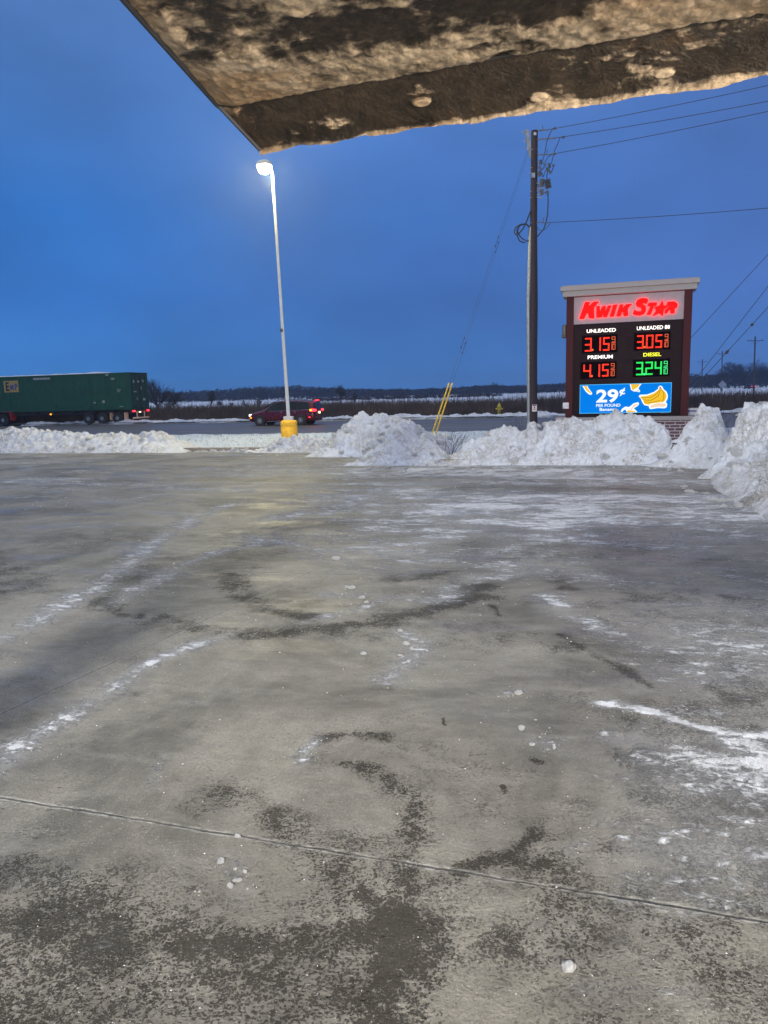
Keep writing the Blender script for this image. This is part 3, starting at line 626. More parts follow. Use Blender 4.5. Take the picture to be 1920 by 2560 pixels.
pz_ = HA-np.clip(U_/.06, .15, 1)*cm*(.008+.011*bumps)-.004*fbm(ppi, .02, 2, 68)-.05*0
pz_[(V2 < .002)] = HA-.004
o = mesh_np('crusted_underside', np.stack([px_, py_, pz_], 1), grid_faces(nu, nv), M['awn'], aw, attrs={'crust': np.clip(cru, 0, 1)})
# sloping front lip: from the fold out and down to the rim
nu2, nv2 = 1000, 200; t_ = np.linspace(0, 1, nu2); s_ = np.linspace(0, 1, nv2); TT, SS = np.meshgrid(t_, s_, indexing='ij'); TT, SS = TT.ravel(), SS.ravel()
f0 = np.array(cD); f1 = np.array(cD+df*LU); g0 = np.array(cA); gdir = (cE-cA).normalized(); g1 = np.array(cA+gdir*LU)
pos = (f0[None]*(1-TT)[:, None]+f1[None]*TT[:, None])*(1-SS)[:, None]+(g0[None]*(1-TT)[:, None]+g1[None]*TT[:, None])*SS[:, None]
pq = np.stack([TT*LU, SS*.45, TT*0], 1); cr_ = .13+.7*fbm(pq, .16, 6, 81)+.2*fbm(pq, .03, 3, 82)+.25*np.exp(-TT*LU/.10)+.8*np.exp(-((1-SS)*.4)/.016)*(.75+.6*fbm(pq, .3, 3, 83))-.3*np.exp(-(SS*.4)/.05)
for (bx_, by_, rr_) in ((.62, .55, .035), (1.62, .45, .04), (1.3, .72, .03), (.95, .8, .03), (1.75, .62, .04)): cr_ = np.maximum(cr_, .8*np.exp(-(((TT*LU-bx_)**2+((SS-by_)*.4)**2)/rr_**2)**2)+.2*fbm(pq, .05, 3, 84))
cm2 = 1/(1+np.exp(-(cr_-.5)*26)); off = cm2*(.006+.010*(.5+.5*fbm(pq, .05, 4, 86))); nrm = np.cross(f1-f0, g0-f0); nrm /= np.linalg.norm(nrm); nrm = nrm if nrm[2] < 0 else -nrm
pos = pos+nrm[None]*off[:, None]
rimf = np.exp(-((1-SS)*.4)/.012)[:, None]; jit = np.stack([TT*0, (.012*fbm(pq, .12, 5, 90)+.008*fbm(pq, .03, 3, 91))*np.clip(TT*LU/.15,0,1), -.015*np.clip(.3+fbm(pq, .14, 5, 92), 0, 1)], 1); pos = pos+rimf*jit
o = mesh_np('front_lip', pos, grid_faces(nu2, nv2), M['awn'], aw, attrs={'crust': np.clip(cr_, 0, 1)})
ev = dl.normalized(); mb = MB(); mb.tube([cD-df*.004+Vector((0, 0, -.004)), cD+ev*LV-df*.004+Vector((0, 0, -.004))], [.008, .008], 6); mb.build('left_edge_flange', M['dark_metal'], aw)
mb = MB(); mb.tube([cD+Vector((0, 0, -.005)), cA+Vector((0, 0, -.004))], .007, 6); mb.build('lip_end_flange', M['dark_metal'], aw)
lo_ = (Vector(g0)-cD).normalized(); mb = MB(); mb.tube([cD+lo_*.004+Vector(nrm)*.002, cD+df*LU+lo_*.004+Vector(nrm)*.002], .005, 6); mb.build('folded_seam', M['dark_metal'], aw)
# top skin and the edge strips that give it thickness
mb = MB(); th = .05
q0, q1, q2, q3 = cD, cD+df*LU, cD+df*LU+dl*LV, cD+dl*LV; e0, e1_ = cA, cA+gdir*LU
up = Vector((0, 0, th)); b = 0
vs_ = [q0+Vector((0, 0, .004)), q1+Vector((0, 0, .004)), q2+Vector((0, 0, .004)), q3+Vector((0, 0, .004)), e0+Vector((0, .0, .004)), e1_+Vector((0, 0, .004))]
mb.v = vs_+[p+up for p in vs_]
mb.f = [[6, 7, 8, 9], [10, 11, 7, 6], [4, 5, 11, 10], [3, 2, 8, 9], [0, 3, 9, 6], [4, 0, 6, 10], [1, 2, 8, 7], [5, 1, 7, 11]]
mb.build('top_skin', M['dark_metal'], aw)
for w_ in (2.3,):
    for uu in (3.3,):
        p = cD+df*uu+dl*w_; mb = MB(); mb.box((p.x, p.y, HA/2), (.08, .08, HA)); mb.build('support_post', M['dark_metal'], aw)

# unseen column added left of view to cast a shadow band on the slab
cc = empty('shadow_column', (-3.45, .55, 0)); tag(cc, 'square steel column added just left of view to cast a shadow on the slab', 'column')
mb = MB(); mb.box((0, 0, 2.9), (.42, .42, 5.8)); mb.build('shaft', M['white_metal'], cc, bevel=.02); mb = MB(); mb.box((0, 0, .04), (.6, .6, .08)); mb.build('base_plate', M['galv'], cc)

# ------------------------------------------------------------------ lamp post
lp = P(724, 1095, 33); lp.z = 0; top = P(681, 432, 33)
lam = empty('lamp_post', lp); tag(lam, 'tall white lamp post with its lamp lit, on a yellow concrete base', 'lamp post')
rel = top-lp
MB().lathe((0, 0, 0), [(.355, 0), (.37, .1), (.37, .66), (.355, .68), (.355, .70), (.37, .72), (.37, .84), (.34, .91), (.27, .95)], 32).build('concrete_base', M['yellow'], lam, smooth=True)
mb = MB(); mb.box((0, 0, 1.03), (.42, .42, .16)); mb.build('base_cover', M['white_metal'], lam, bevel=.015)
mb = MB(); mb.tube([(0, 0, .95), (rel.x, 0, rel.z)], [.105, .066], 4); o = mb.build('pole', M['white_metal'], lam, bevel=.008)
hd = P(661, 418, 33)-lp
mb = MB(); mb.tube([(rel.x, 0, rel.z-.1), (rel.x-.02, 0, rel.z+.18), (hd.x+.1, 0, hd.z+.12)], .04, 8); mb.build('arm', M['white_metal'], lam)
mb = MB(); mb.lathe((hd.x, 0, hd.z+.06), [(.16, .20), (.30, .14), (.34, .0), (.33, -.02)], 24); hdm = mb.build('lamp_head', M['white_metal'], lam, smooth=True)
mb = MB(); mb.lathe((hd.x, 0, hd.z+.02), [(.30, .015), (.29, -.08), (.24, -.18), (.14, -.26), (.03, -.29)], 24); mb.build('lens', M['lens'], hdm, smooth=True)
mb = MB(); sp = P(706, 826, 33)-lp; mb.box((sp.x-.03, -.06, sp.z), (.12, .12, .14)); mb.build('sensor_box', M['black_pl'], lam, bevel=.02)
la = light('POINT', 'lamp_bulb_light', (lp.x+hd.x, lp.y-.05, hd.z-.55), 4600, (1, .82, .30), shadow_soft_size=.3)

# ------------------------------------------------------------------ price sign
YS = R(18); SP = Vector((7.85, 24, 0))
sg = empty('price_sign', SP, -YS); tag(sg, 'tall brown fuel price sign with red lettering, LED prices and blue screen on brick base', 'sign')
st_, sn_ = Vector((math.cos(YS), -math.sin(YS), 0)), Vector((math.sin(YS), math.cos(YS), 0))
def SV(px, py):
    d = ray(px, py); t = SP.dot(sn_)/d.dot(sn_); p = d*t; return ((p-SP).dot(st_), EYE+p.z)
mb = MB(); mb.box((0, .33, 2.98), (3.3, .5, 3.84)); core = mb.build('cabinet', M['black_face'], sg)
for x in (-1.765, 1.765):
    mb = MB(); mb.box((x, .30, 2.985), (.23, .70, 3.85)); mb.build('side_pillar', M['brown_panel'], sg, bevel=.01)
mb = MB(); mb.box((0, .075, 2.985), (3.30, .02, 3.84)); mb.build('face_panel', M['black_face'], sg)
mb = MB()
prof = [(-.10, 4.905), (-.10, 5.07), (-.16, 5.10), (-.18, 5.20), (-.16, 5.235)]
mb.box((0, .30, 4.99), (4.0, .90, .17)); mb.box((0, .30, 5.145), (4.13, 1.03, .14)); mb.box((0, .3, 5.228), (4.05, .96, .03)); mb.build('cornice', M['cap'], sg, bevel=.02)
mb = MB(); mb.box((0, .30, 1.0), (4.35, 1.15, .12)); mb.build('base_cap', M['cap'], sg, bevel=.015)
def mat_brick():
    m = NT('dark_brick'); v = m.coord(); br = m.n('ShaderNodeTexBrick'); 
    mp_ = m.n('ShaderNodeMapping'); mp_.inputs['Rotation'].default_value = (R(90), 0, 0); c = m.n('ShaderNodeTexCoord'); m.k(c.outputs['Object'], mp_.inputs[0]); m.k(mp_.outputs[0], br.inputs['Vector'])
    br.inputs['Scale'].default_value = 1; br.inputs['Brick Width'].default_value = .30; br.inputs['Row Height'].default_value = .10; br.inputs['Mortar Size'].default_value = .012
    br.inputs['Color1'].default_value = (.075, .038, .045, 1); br.inputs['Color2'].default_value = (.11, .055, .06, 1); br.inputs['Mortar'].default_value = (.42, .38, .40, 1)
    m.col(br.outputs[0]); m.rough(.85); m.bump(br.outputs['Fac'], -.6, .01); return m.m
M['brick'] = mat_brick()
mb = MB(); mb.box((0, .30, .47), (4.15, 1.0, .94)); mb.build('brick_base', M['brick'], sg)
mb = MB(); a_, b_ = (-1.69, 4.72), (1.66, 3.84)
def c1(cx, cy): return SV(1380+cx*.2411, 680+cy*.2411)
u0, v1 = c1(228, 268); u1, v0 = c1(1366, 482); _, v1b = c1(1374, 188); _, v0b = c1(222, 548)
v1 = (v1+v1b)/2; v0 = (v0+v0b)/2
mb.box(((u0+u1)/2, .045, (v0+v1)/2), (u1-u0, .04, v1-v0)); lpn = mb.build('logo_panel', M['logo_panel'], sg)
def c2(cx, cy): return SV(1430+cx*.1688, 720+cy*.1688)
LOGO = {
'K': [(195, 210), (268, 208), (245, 262), (262, 262), (318, 205), (402, 200), (325, 290), (330, 452), (250, 445), (238, 372), (215, 375), (180, 458), (108, 455)],
'W': [(362, 270), (412, 268), (412, 350), (450, 268), (500, 266), (496, 345), (532, 262), (585, 260), (515, 432), (462, 434), (466, 375), (438, 435), (362, 438)],
'I': [(610, 250), (672, 246), (620, 422), (558, 425)],
'k': [(708, 246), (762, 243), (745, 285), (760, 285), (805, 240), (890, 238), (825, 300), (833, 410), (765, 414), (755, 355), (738, 356), (722, 418), (655, 420)],
'S': [(1130, 180), (1110, 155), (1040, 148), (970, 175), (945, 230), (955, 270), (1010, 290), (1035, 315), (1015, 345), (960, 345), (925, 320), (900, 378), (930, 402), (1000, 408), (1065, 385), (1098, 325), (1090, 270), (1050, 240), (1050, 222), (1080, 222), (1098, 240)],
'T': [(1135, 220), (1262, 212), (1248, 262), (1215, 264), (1165, 395), (1105, 398), (1160, 268), (1115, 270)],
'A': [(1342, 178), (1355, 258), (1440, 262), (1362, 315), (1342, 418), (1290, 372), (1190, 420), (1245, 335), (1218, 280), (1290, 268)],
'R': [(1415, 205), (1520, 198), (1565, 235), (1555, 285), (1520, 310), (1520, 372), (1462, 378), (1452, 315), (1400, 375), (1372, 378), (1376, 324), (1446, 266), (1400, 250)]}
for ch, pts in LOGO.items():
    mb = MB(); mb.prism([c2(*p) for p in pts], -.045 if ch != 'A' else -.06, .024); mb.build('lit_letter', M['red_neon'], lpn)
    if ch == 'A': continue
def text_mesh(name, s, box, y, m, parent, bold=.02, depth=.01, shear=0, spacing=1.0):
    cu = bpy.data.curves.new(name, 'FONT'); cu.body = s; cu.size = 1; cu.offset = bold; cu.shear = shear; cu.space_character = spacing; cu.resolution_u = 4
    to = bpy.data.objects.new(name, cu); COL.objects.link(to); dg = bpy.context.evaluated_depsgraph_get(); dg.update()
    me = bpy.data.meshes.new_from_object(to.evaluated_get(dg)); bpy.data.objects.remove(to); bpy.data.curves.remove(cu)
    co = np.array([v.co[:] for v in me.vertices]); mn, mx = co.min(0), co.max(0); u0, u1, v0, v1 = box
    bm = bmesh.new(); bm.from_mesh(me)
    for v in bm.verts: v.co = Vector((u0+(v.co.x-mn[0])/(mx[0]-mn[0])*(u1-u0), y, v0+(v.co.y-mn[1])/(mx[1]-mn[1])*(v1-v0)))
    bmesh.ops.remove_doubles(bm, verts=bm.verts, dist=1e-5)
    r = bmesh.ops.extrude_face_region(bm, geom=bm.faces[:]); 
    for g in r['geom']:
        if isinstance(g, bmesh.types.BMVert): g.co.y -= depth
    bmesh.ops.recalc_face_normals(bm, faces=bm.faces)
    me2 = bpy.data.meshes.new(name); bm.to_mesh(me2); bm.free(); me2.materials.append(m); bpy.data.meshes.remove(me)
    o = bpy.data.objects.new(name, me2); COL.objects.link(o)
    if parent: o.parent = parent
    return o
def c3(cx, cy): return SV(1440+cx*.1567, 810+cy*.1567)
def tbox(f, x0, x1, ya0, ya1, yb0, yb1):
    """box from left edge rows ya and right edge rows yb"""
    a, b = f(x0, ya0), f(x0, ya1); c, d = f(x1, yb0), f(x1, yb1)
    return (a[0], c[0], (b[1]+d[1])/2, (a[1]+c[1])/2)
text_mesh('fuel_name', 'UNLEADED', tbox(c3, 170, 636, 86, 145, 60, 118), .064, M['lit_white'], sg, .018)
text_mesh('fuel_name', 'UNLEADED 88', tbox(c3, 972, 1500, 36, 98, 14, 74), .064, M['lit_white'], sg, .014)
text_mesh('fuel_name', 'PREMIUM', tbox(c3, 186, 586, 505, 562, 486, 546), .064, M['lit_white'], sg, .018)
text_mesh('fuel_name', 'DIESEL', tbox(c3, 1076, 1362, 460, 520, 450, 508), .064, M['lit_yellow'], sg, .018)
SEG = {'0': 'abcdef', '1': 'bc', '2': 'abged', '3': 'abgcd', '4': 'fgbc', '5': 'afgcd', '9': 'abcdfg'}
def seg_rects(ch, x0, x1, z0, z1, t):
    zm = (z0+z1)/2; s = (x1-x0)*.0
    d = {'a': (x0, x1, z1-t, z1), 'g': (x0, x1, zm-t/2, zm+t/2), 'd': (x0, x1, z0, z0+t), 'f': (x0, x0+t, zm, z1), 'b': (x1-t, x1, zm, z1), 'e': (x0, x0+t, z0, zm), 'c': (x1-t, x1, z0, zm)}
    return [(k, d[k]) for k in SEG[ch]]
def price(digs, small, point, cols, name_parent):
    """digs: (char, x0, x1, top, bottom) in photo rows"""
    allb = [c3(d[1], d[3]) for d in digs]+[c3(d[2], d[4]) for d in digs+small]
    ua, ub = min(a[0] for a in allb)-.09, max(a[0] for a in allb)+.06; va, vb = min(a[1] for a in allb)-.05, max(a[1] for a in allb)+.07
    mb = MB(); mb.box(((ua+ub)/2, .058, (va+vb)/2), (ub-ua, .014, vb-va)); mod = mb.build('price_display', M['seg_off'], sg)
    for group, t in ((digs, .058), (small, .015)):
        for ch, x0, x1, y0, y1 in group:
            A_, B_ = c3(x0, y0), c3(x1, y1); m1 = MB(); m2 = MB()
            for k_, (xa, xb, za, zb) in seg_rects(ch, A_[0], B_[0], B_[1], A_[1], t):
                g = .006 if t > .03 else 0
                m1.box(((xa+xb)/2, .046, (za+zb)/2), (xb-xa-g*2, .006, zb-za-g*2))
                if t > .03:
                    hz = k_ in 'agd'; ln = (xb-xa) if hz else (zb-za); nn = int(ln/.034)
                    for r_ in (-1, 1):
                        for i in range(nn):
                            w = (i+.5)/nn; cx_ = xa+(xb-xa)*w if hz else (xa+xb)/2+r_*.016; cz_ = (za+zb)/2+r_*.016 if hz else za+(zb-za)*w
                            m2.box((cx_, .041, cz_), (.014, .004, .014))
            dg_ = m1.build('digit', cols[0] if t > .03 else cols[1], mod)
            if m2.v: m2.build('led_dots', cols[1], dg_)
    q_ = c3(*point); mb = MB(); mb.box((q_[0], .046, q_[1]), (.06, .008, .06)); mb.build('decimal_point', cols[1], mod)
    sx0, sx1 = small[0][1]-8, small[0][2]+6; yb = (small[0][4]+small[-1][3])/2; q0_, q1_ = c3(sx0, yb), c3(sx1, yb)
    mb = MB(); mb.box(((q0_[0]+q1_[0])/2, .046, q0_[1]), (q1_[0]-q0_[0], .006, .02)); mb.build('fraction_bar', cols[1], mod)
rc, gc = (M['red_led'], M['red_led_core']), (M['green_led'], M['green_led_core'])
price([('3', 140, 250, 220, 438), ('1', 340, 398, 212, 430), ('5', 430, 535, 208, 425)], [('9', 570, 626, 200, 285), ('1', 556, 574, 320, 408), ('0', 584, 626, 318, 405)], (262, 412), rc, sg)
price([('3', 975, 1080, 178, 392), ('0', 1118, 1235, 170, 386), ('5', 1270, 1375, 164, 380)], [('9', 1420, 1472, 158, 245), ('1', 1400, 1420, 284, 370), ('0', 1430, 1472, 280, 366)], (1095, 368), rc, sg)
price([('4', 115, 240, 646, 852), ('1', 330, 384, 640, 845), ('5', 415, 520, 634, 838)], [('9', 558, 612, 626, 706), ('1', 544, 562, 746, 832), ('0', 572, 612, 742, 828)], (250, 830), rc, sg)
price([('3', 960, 1070, 604, 818), ('2', 1108, 1225, 600, 812), ('4', 1255, 1370, 596, 806)], [('9', 1405, 1460, 590, 672), ('1', 1388, 1406, 712, 800), ('0', 1418, 1460, 708, 798)], (1088, 800), gc, sg)
def c4(cx, cy): return SV(1440+cx*.1507, 950+cy*.1507)
bu0, bu1, bv0, bv1 = tbox(c4, 72, 1582, 98, 555, 38, 522)
mb = MB(); mb.box(((bu0+bu1)/2, .05, (bv0+bv1)/2), (bu1-bu0+.03, .05, bv1-bv0+.03)); fr_ = mb.build('screen', M['scr_edge'], sg)
mb = MB(); mb.box(((bu0+bu1)/2, .022, (bv0+bv1)/2), (bu1-bu0, .004, bv1-bv0)); mb.build('screen_picture', M['scr_blue'], fr_)
def poly(pts, y, m, name='screen_picture', dp=.002):
    cl = [(min(max(a, bu0), bu1), min(max(b, bv0), bv1)) for a, b in (c4(*p) for p in pts)]
    mb = MB(); mb.prism(cl, y-dp, y); return mb.build(name, m, fr_)
Y0 = .018
poly([(1040, 270), (1060, 245), (1180, 240), (1290, 200), (1360, 150), (1370, 110), (1400, 90), (1435, 110), (1450, 150), (1500, 190), (1525, 250), (1520, 310), (1490, 365), (1515, 400), (1505, 450), (1470, 470), (1350, 465), (1240, 485), (1215, 470), (1210, 435), (1130, 415), (1100, 370), (1075, 310)], Y0, M['scr_white'], 'banana_picture')
poly([(1065, 275), (1180, 262), (1290, 222), (1370, 165), (1385, 120), (1405, 115), (1425, 150), (1480, 200), (1505, 255), (1495, 310), (1460, 365), (1250, 390), (1210, 412), (1140, 398), (1110, 350), (1130, 335), (1085, 315)], Y0-.003, M['scr_yellow'], 'banana_picture')
for pts in ([(1075, 288), (1240, 282), (1340, 220), (1390, 150), (1396, 155), (1350, 230), (1245, 294), (1078, 298)], [(1100, 325), (1240, 332), (1360, 260), (1400, 160), (1407, 165), (1372, 268), (1248, 345), (1110, 337)], [(1405, 140), (1450, 220), (1450, 300), (1420, 358), (1432, 360), (1464, 302), (1464, 215), (1415, 140)], [(1130, 360), (1260, 368), (1400, 330), (1400, 340), (1262, 380), (1135, 370)]):
    poly(pts, Y0-.006, M['scr_orange'], 'banana_picture')
poly([(1380, 118), (1400, 108), (1420, 150), (1405, 152)], Y0-.006, M['scr_purple'], 'banana_picture')
poly([(1225, 465), (1250, 415), (1350, 385), (1480, 390), (1495, 420), (1460, 445), (1350, 445)], Y0-.006, M['scr_peach'], 'banana_picture')
poly([(105, 100), (190, 97), (205, 130), (270, 220), (255, 245), (215, 240), (160, 190)], Y0, M['scr_white'], 'banana_picture'); poly([(125, 99), (175, 97), (195, 140), (250, 212), (238, 228), (175, 180)], Y0-.003, M['scr_yellow'], 'banana_picture')
poly([(892, 72), (1090, 64), (1050, 110), (1035, 150), (1065, 175), (1050, 205), (1010, 190), (960, 190), (915, 165)], Y0, M['scr_white'], 'banana_picture'); poly([(910, 72), (1065, 66), (1030, 110), (1015, 130), (990, 140), (965, 150), (960, 175), (930, 158)], Y0-.003, M['scr_yellow'], 'banana_picture'); poly([(1018, 168), (1042, 176), (1036, 188), (1018, 180)], Y0-.003, M['scr_purple'], 'banana_picture')
poly([(740, 525), (760, 480), (820, 440), (880, 450), (960, 385), (1030, 368), (1048, 390), (1030, 425), (960, 470), (1010, 520), (1015, 535), (840, 538), (825, 490), (790, 500), (770, 530)], Y0, M['scr_white'], 'banana_picture'); poly([(900, 490), (960, 410), (1020, 388), (1025, 405), (950, 460), (915, 510)], Y0-.003, M['scr_peach'], 'banana_picture'); poly([(830, 520), (870, 500), (980, 515), (990, 530), (850, 535)], Y0-.003, M['scr_yellow'], 'banana_picture')
text_mesh('offer_price', '29', tbox(c4, 338, 705, 160, 380, 150, 372), .014, M['scr_white'], fr_, .03, .003)
text_mesh('cent_symbol', '\u00a2', tbox(c4, 722, 818, 132, 268, 128, 264), .014, M['scr_white'], fr_, .02, .003)
text_mesh('offer_text', 'PER POUND', tbox(c4, 335, 738, 400, 450, 390, 440), .014, M['scr_white'], fr_, .015, .003)
text_mesh('offer_text', 'Bananas', tbox(c4, 392, 678, 464, 515, 458, 508), .014, M['scr_white'], fr_, .02, .003)
text_mesh('maker_mark', 'GALAXY', tbox(c4, 1402, 1548, 540, 556, 534, 550), .064, M['grey_text'], sg, .02, .004)
mb = MB(); q_ = c1(133, 615); mb.box((-1.95, .1, q_[1]), (.12, .2, .42)); mb.box((-1.99, .1, q_[1]-.15), (.08, .26, .1)); mb.build('side_floodlight', M['black_pl'], sg, bevel=.015)
mb = MB(); q_ = c1(160, 1385); mb.box((-1.86, -.07, q_[1]), (.2, .05, .2)); mb.build('junction_box', M['box_white'], sg, bevel=.012)
# low white board by the sign's right foot
bd = empty('notice_board', P(1729, 1040, 25.0), -YS); tag(bd, 'small low white board standing behind the right foot of the price sign', 'board')
bd.location.z = 0; zt = P(1729, 1020, 25).z
MB().box((0, 0, zt-.17), (.9, .03, .34)).build('board', M['box_white'], bd)
MB().box((0, -.02, zt-.1), (.8, .004, .05)).build('dark_stripe', M['blue_d'], bd)
for x in (-.38, .38): MB().box((x, .03, zt/2), (.04, .04, zt)).build('post', M['galv'], bd)
# scrap between the mounds
sc = empty('plastic_scrap', P(1690, 1113, 18.6)); tag(sc, 'small broken red and black scrap stuck in the snow beside the brick base', 'scrap')
mb = MB(); mb.tube([(-.12, 0, -.1), (-.05, 0, .06), (.02, .02, -.04), (.05, 0, .05)], .015, 6); mb.tube([(-.1, 0, .05), (.05, 0, .04)], .012, 6); mb.build('black_frame', M['black_pl'], sc)
mb = MB(); mb.box((.16, 0, .0), (.14, .05, .07), Matrix.Rotation(.5, 3, 'Y')); mb.build('red_piece', M['red_p'], sc, bevel=.02)

# ------------------------------------------------------------------ utility pole
def u4(cx, cy, dy=0): return P(1200+cx*.1808, 280+cy*.1808, 35+dy)
ub_ = P(1334, 1075, 35); up0 = Vector((ub_.x, 35, 0)); utop = u4(755, 258)
ut = empty('utility_pole', up0); tag(ut, 'tall dark wooden utility pole with switchgear, left of the price sign', 'utility pole')
def loc(v): return v-up0
mb = MB(); mb.tube([(0, 0, 0), loc(P(1333, 900, 35)), loc(P(1335, 760, 35)), loc(P(1334, 560, 35)), loc(utop)], [.19, .185, .175, .16, .145], 16); body = mb.build('pole_shaft', M['pole_wood'], ut, smooth=True)
MB().box(loc(u4(752, 316))+Vector((0, -.15, 0)), (.11, .02, .12)).build('number_plate', M['box_white'], body)
mb = MB(); rt = loc(u4(697, 1590)); rb = loc(P(1322, 1070, 35)); mb.tube([rb, loc(P(1321, 760, 35)), rt], .088, 10); mb.build('riser_pipe', M['galv'], ut, smooth=True)
mb = MB(); pz = loc(P(1334, 1020, 35)); mb.box(pz+Vector((.0, -.20, 0)), (.22, .012, .32)); nb = mb.build('warning_notice', M['sign_paper'], body)
mb = MB(); mb.box(pz+Vector((0, -.209, .12)), (.17, .004, .045)); mb.box(pz+Vector((0, -.209, .02)), (.05, .004, .08)); mb.box(pz+Vector((0, -.209, -.07)), (.16, .004, .02)); mb.build('notice_print', M['navy'], nb)
def ln(pts, r, name, m, n=6, dy=-.1): 
    mb = MB(); mb.tube([loc(u4(x, y, dy)) for x, y in pts], r, n); return mb.build(name, M[m], ut, smooth=True)
ln([(645, 245), (668, 400), (700, 630)], [.10, .11, .06], 'extension_bracket', 'galv', 4, .05)
for x, y in ((600, 283), (628, 395), (648, 506)): 
    mb = MB(); c_ = loc(u4(x, y)); mb.tube([c_+Vector((.06*math.cos(a), 0, .06*math.sin(a))) for a in np.linspace(0, 6.28, 11)], .015, 5); mb.tube([c_+Vector((.06, 0, 0)), c_+Vector((.35, 0, 0))], .018, 5); mb.build('eye_bolt', M['galv'], ut)
def insul(pts, nd, r, name='strain_insulator', rod=.02):
    a, b = loc(u4(*pts[0], -.12)), loc(u4(*pts[1], -.12)); mb = MB(); mb.tube([a, b], rod, 6)
    for i in range(nd):
        c_ = a+(b-a)*(i+.6)/nd; t = (b-a).normalized()*.02; mb.tube([c_-t, c_+t], [r, r*.55], 10)
    return mb.build(name, M['porcelain'], ut, smooth=True)
insul(((790, 258), (940, 245)), 5, .055); insul(((790, 380), (1060, 358)), 7, .06); insul(((790, 590), (980, 585)), 5, .055); insul(((790, 1520), (920, 1530)), 3, .05)
insul(((815, 700), (860, 690)), 2, .13, 'cutout_fuse'); insul(((880, 690), (905, 740)), 2, .09, 'cutout_fuse'); insul(((945, 745), (975, 735)), 2, .12, 'cutout_fuse'); insul(((1000, 730), (1030, 750)), 2, .08, 'cutout_fuse')
insul(((810, 740), (850, 810)), 3, .10, 'cutout_fuse'); insul(((930, 770), (950, 830)), 3, .10, 'cutout_fuse'); insul(((820, 820), (835, 890)), 4, .10, 'cutout_fuse'); insul(((960, 835), (985, 845)), 2, .07, 'cutout_fuse')
insul(((860, 925), (850, 1040)), 5, .13, 'surge_arrester', .05); insul(((925, 935), (950, 1060)), 6, .17, 'surge_arrester', .06); insul(((850, 1070), (855, 1150)), 4, .11, 'surge_arrester'); insul(((915, 1090), (940, 1130)), 2, .12, 'surge_arrester')
ln([(1008, 225), (960, 310), (920, 420), (905, 520), (885, 610), (862, 680)], .016, 'jumper_wire', 'wire'); ln([(1110, 345), (1075, 440), (1035, 520), (1010, 620), (985, 720)], .016, 'jumper_wire', 'wire')
ln([(990, 590), (940, 620), (905, 680), (890, 750), (865, 800)], .014, 'jumper_wire', 'wire'); ln([(1020, 740), (1000, 800), (985, 840)], .018, 'jumper_wire', 'wire'); ln([(895, 760), (940, 770), (900, 820), (875, 900)], .014, 'jumper_wire', 'wire'); ln([(850, 830), (868, 870), (865, 905)], .014, 'jumper_wire', 'wire')
ln([(935, 840), (922, 880), (928, 940)], .02, 'jumper_wire', 'wire'); ln([(940, 1130), (942, 1250), (935, 1400), (915, 1520), (880, 1620), (790, 1725)], .026, 'down_cable', 'wire', 8)
ln([(700, 1370), (665, 1460), (630, 1545), (590, 1620), (540, 1680), (490, 1695), (472, 1660), (490, 1600), (560, 1555), (630, 1545), (680, 1590)], .030, 'cable_coil', 'wire', 8); ln([(690, 1590), (640, 1548), (560, 1565), (515, 1620), (510, 1700), (545, 1780), (600, 1808), (670, 1780), (600, 1765), (545, 1710), (520, 1650), (530, 1600)], .028, 'cable_coil', 'wire', 8, -.05)
ln([(790, 1590), (810, 1625), (850, 1642), (900, 1620), (940, 1575), (975, 1540)], .012, 'jumper_wire', 'wire'); ln([(820, 1060), (780, 930)], .016, 'jumper_wire', 'wire')
for seg in (((785, 1055), (850, 1048)), ((785, 1085), (860, 1070)), ((785, 1145), (870, 1125)), ((785, 1175), (860, 1190)), ((860, 1110), (940, 1100)), ((780, 985), (830, 990))): ln(list(seg), .03, 'steel_bracket', 'galv', 4)
for y in (515, 770, 842, 1098, 1183, 1532): ln([(685, y), (812, y)], .014, 'step_bolt', 'galv', 5)
ln([(862, 180), (872, 245)], .012, 'bird_spike', 'dark_metal', 5); ln([(930, 520), (925, 590)], .012, 'bird_spike', 'dark_metal', 5); ln([(883, 1455), (875, 1510)], .012, 'bird_spike', 'dark_metal', 5)
MB().box(loc(u4(725, 890))+Vector((0, -.17, 0)), (.15, .05, .2)).build('small_box', M['galv'], body)
for (x, y) in ((1030, 240), (1145, 358), (1020, 590)): MB().box(loc(u4(x, y))+Vector((0, -.1, 0)), (.14, .06, .12)).build('wire_clamp', M['porcelain'], ut, bevel=.02)
# lines leaving to the right, toward the viewer
WG = 'overhead wires from the dark utility pole'
def wire(name, a, b, sag, r, label, group=WG, n=24, cat='wire'):
    pts = [a+(b-a)*t-Vector((0, 0, 4*sag*t*(1-t))) for t in np.linspace(0, 1, n)]
    mb = MB(); mb.tube(pts, r, 5); return tag(mb.build(name, M['wire'], smooth=True), label, cat, group)
for (x, y), (x2, y2), l in (((940, 245), (1659, 178), 'topmost overhead wire running right from the tip of the dark pole'), ((1060, 357), (1659, 212), 'second overhead wire running right from the dark pole'), ((980, 585), (1659, 234), 'third overhead wire running right, below two others'), ((920, 1530), (1659, 443), 'single low overhead wire leaving the dark pole at mid height')):
    a = u4(x, y, -.12); e = P(x2*K, y2*K, 31); e = a+(e-a)*1.6
    wire('overhead_wire', a, e, .12, .013, l)
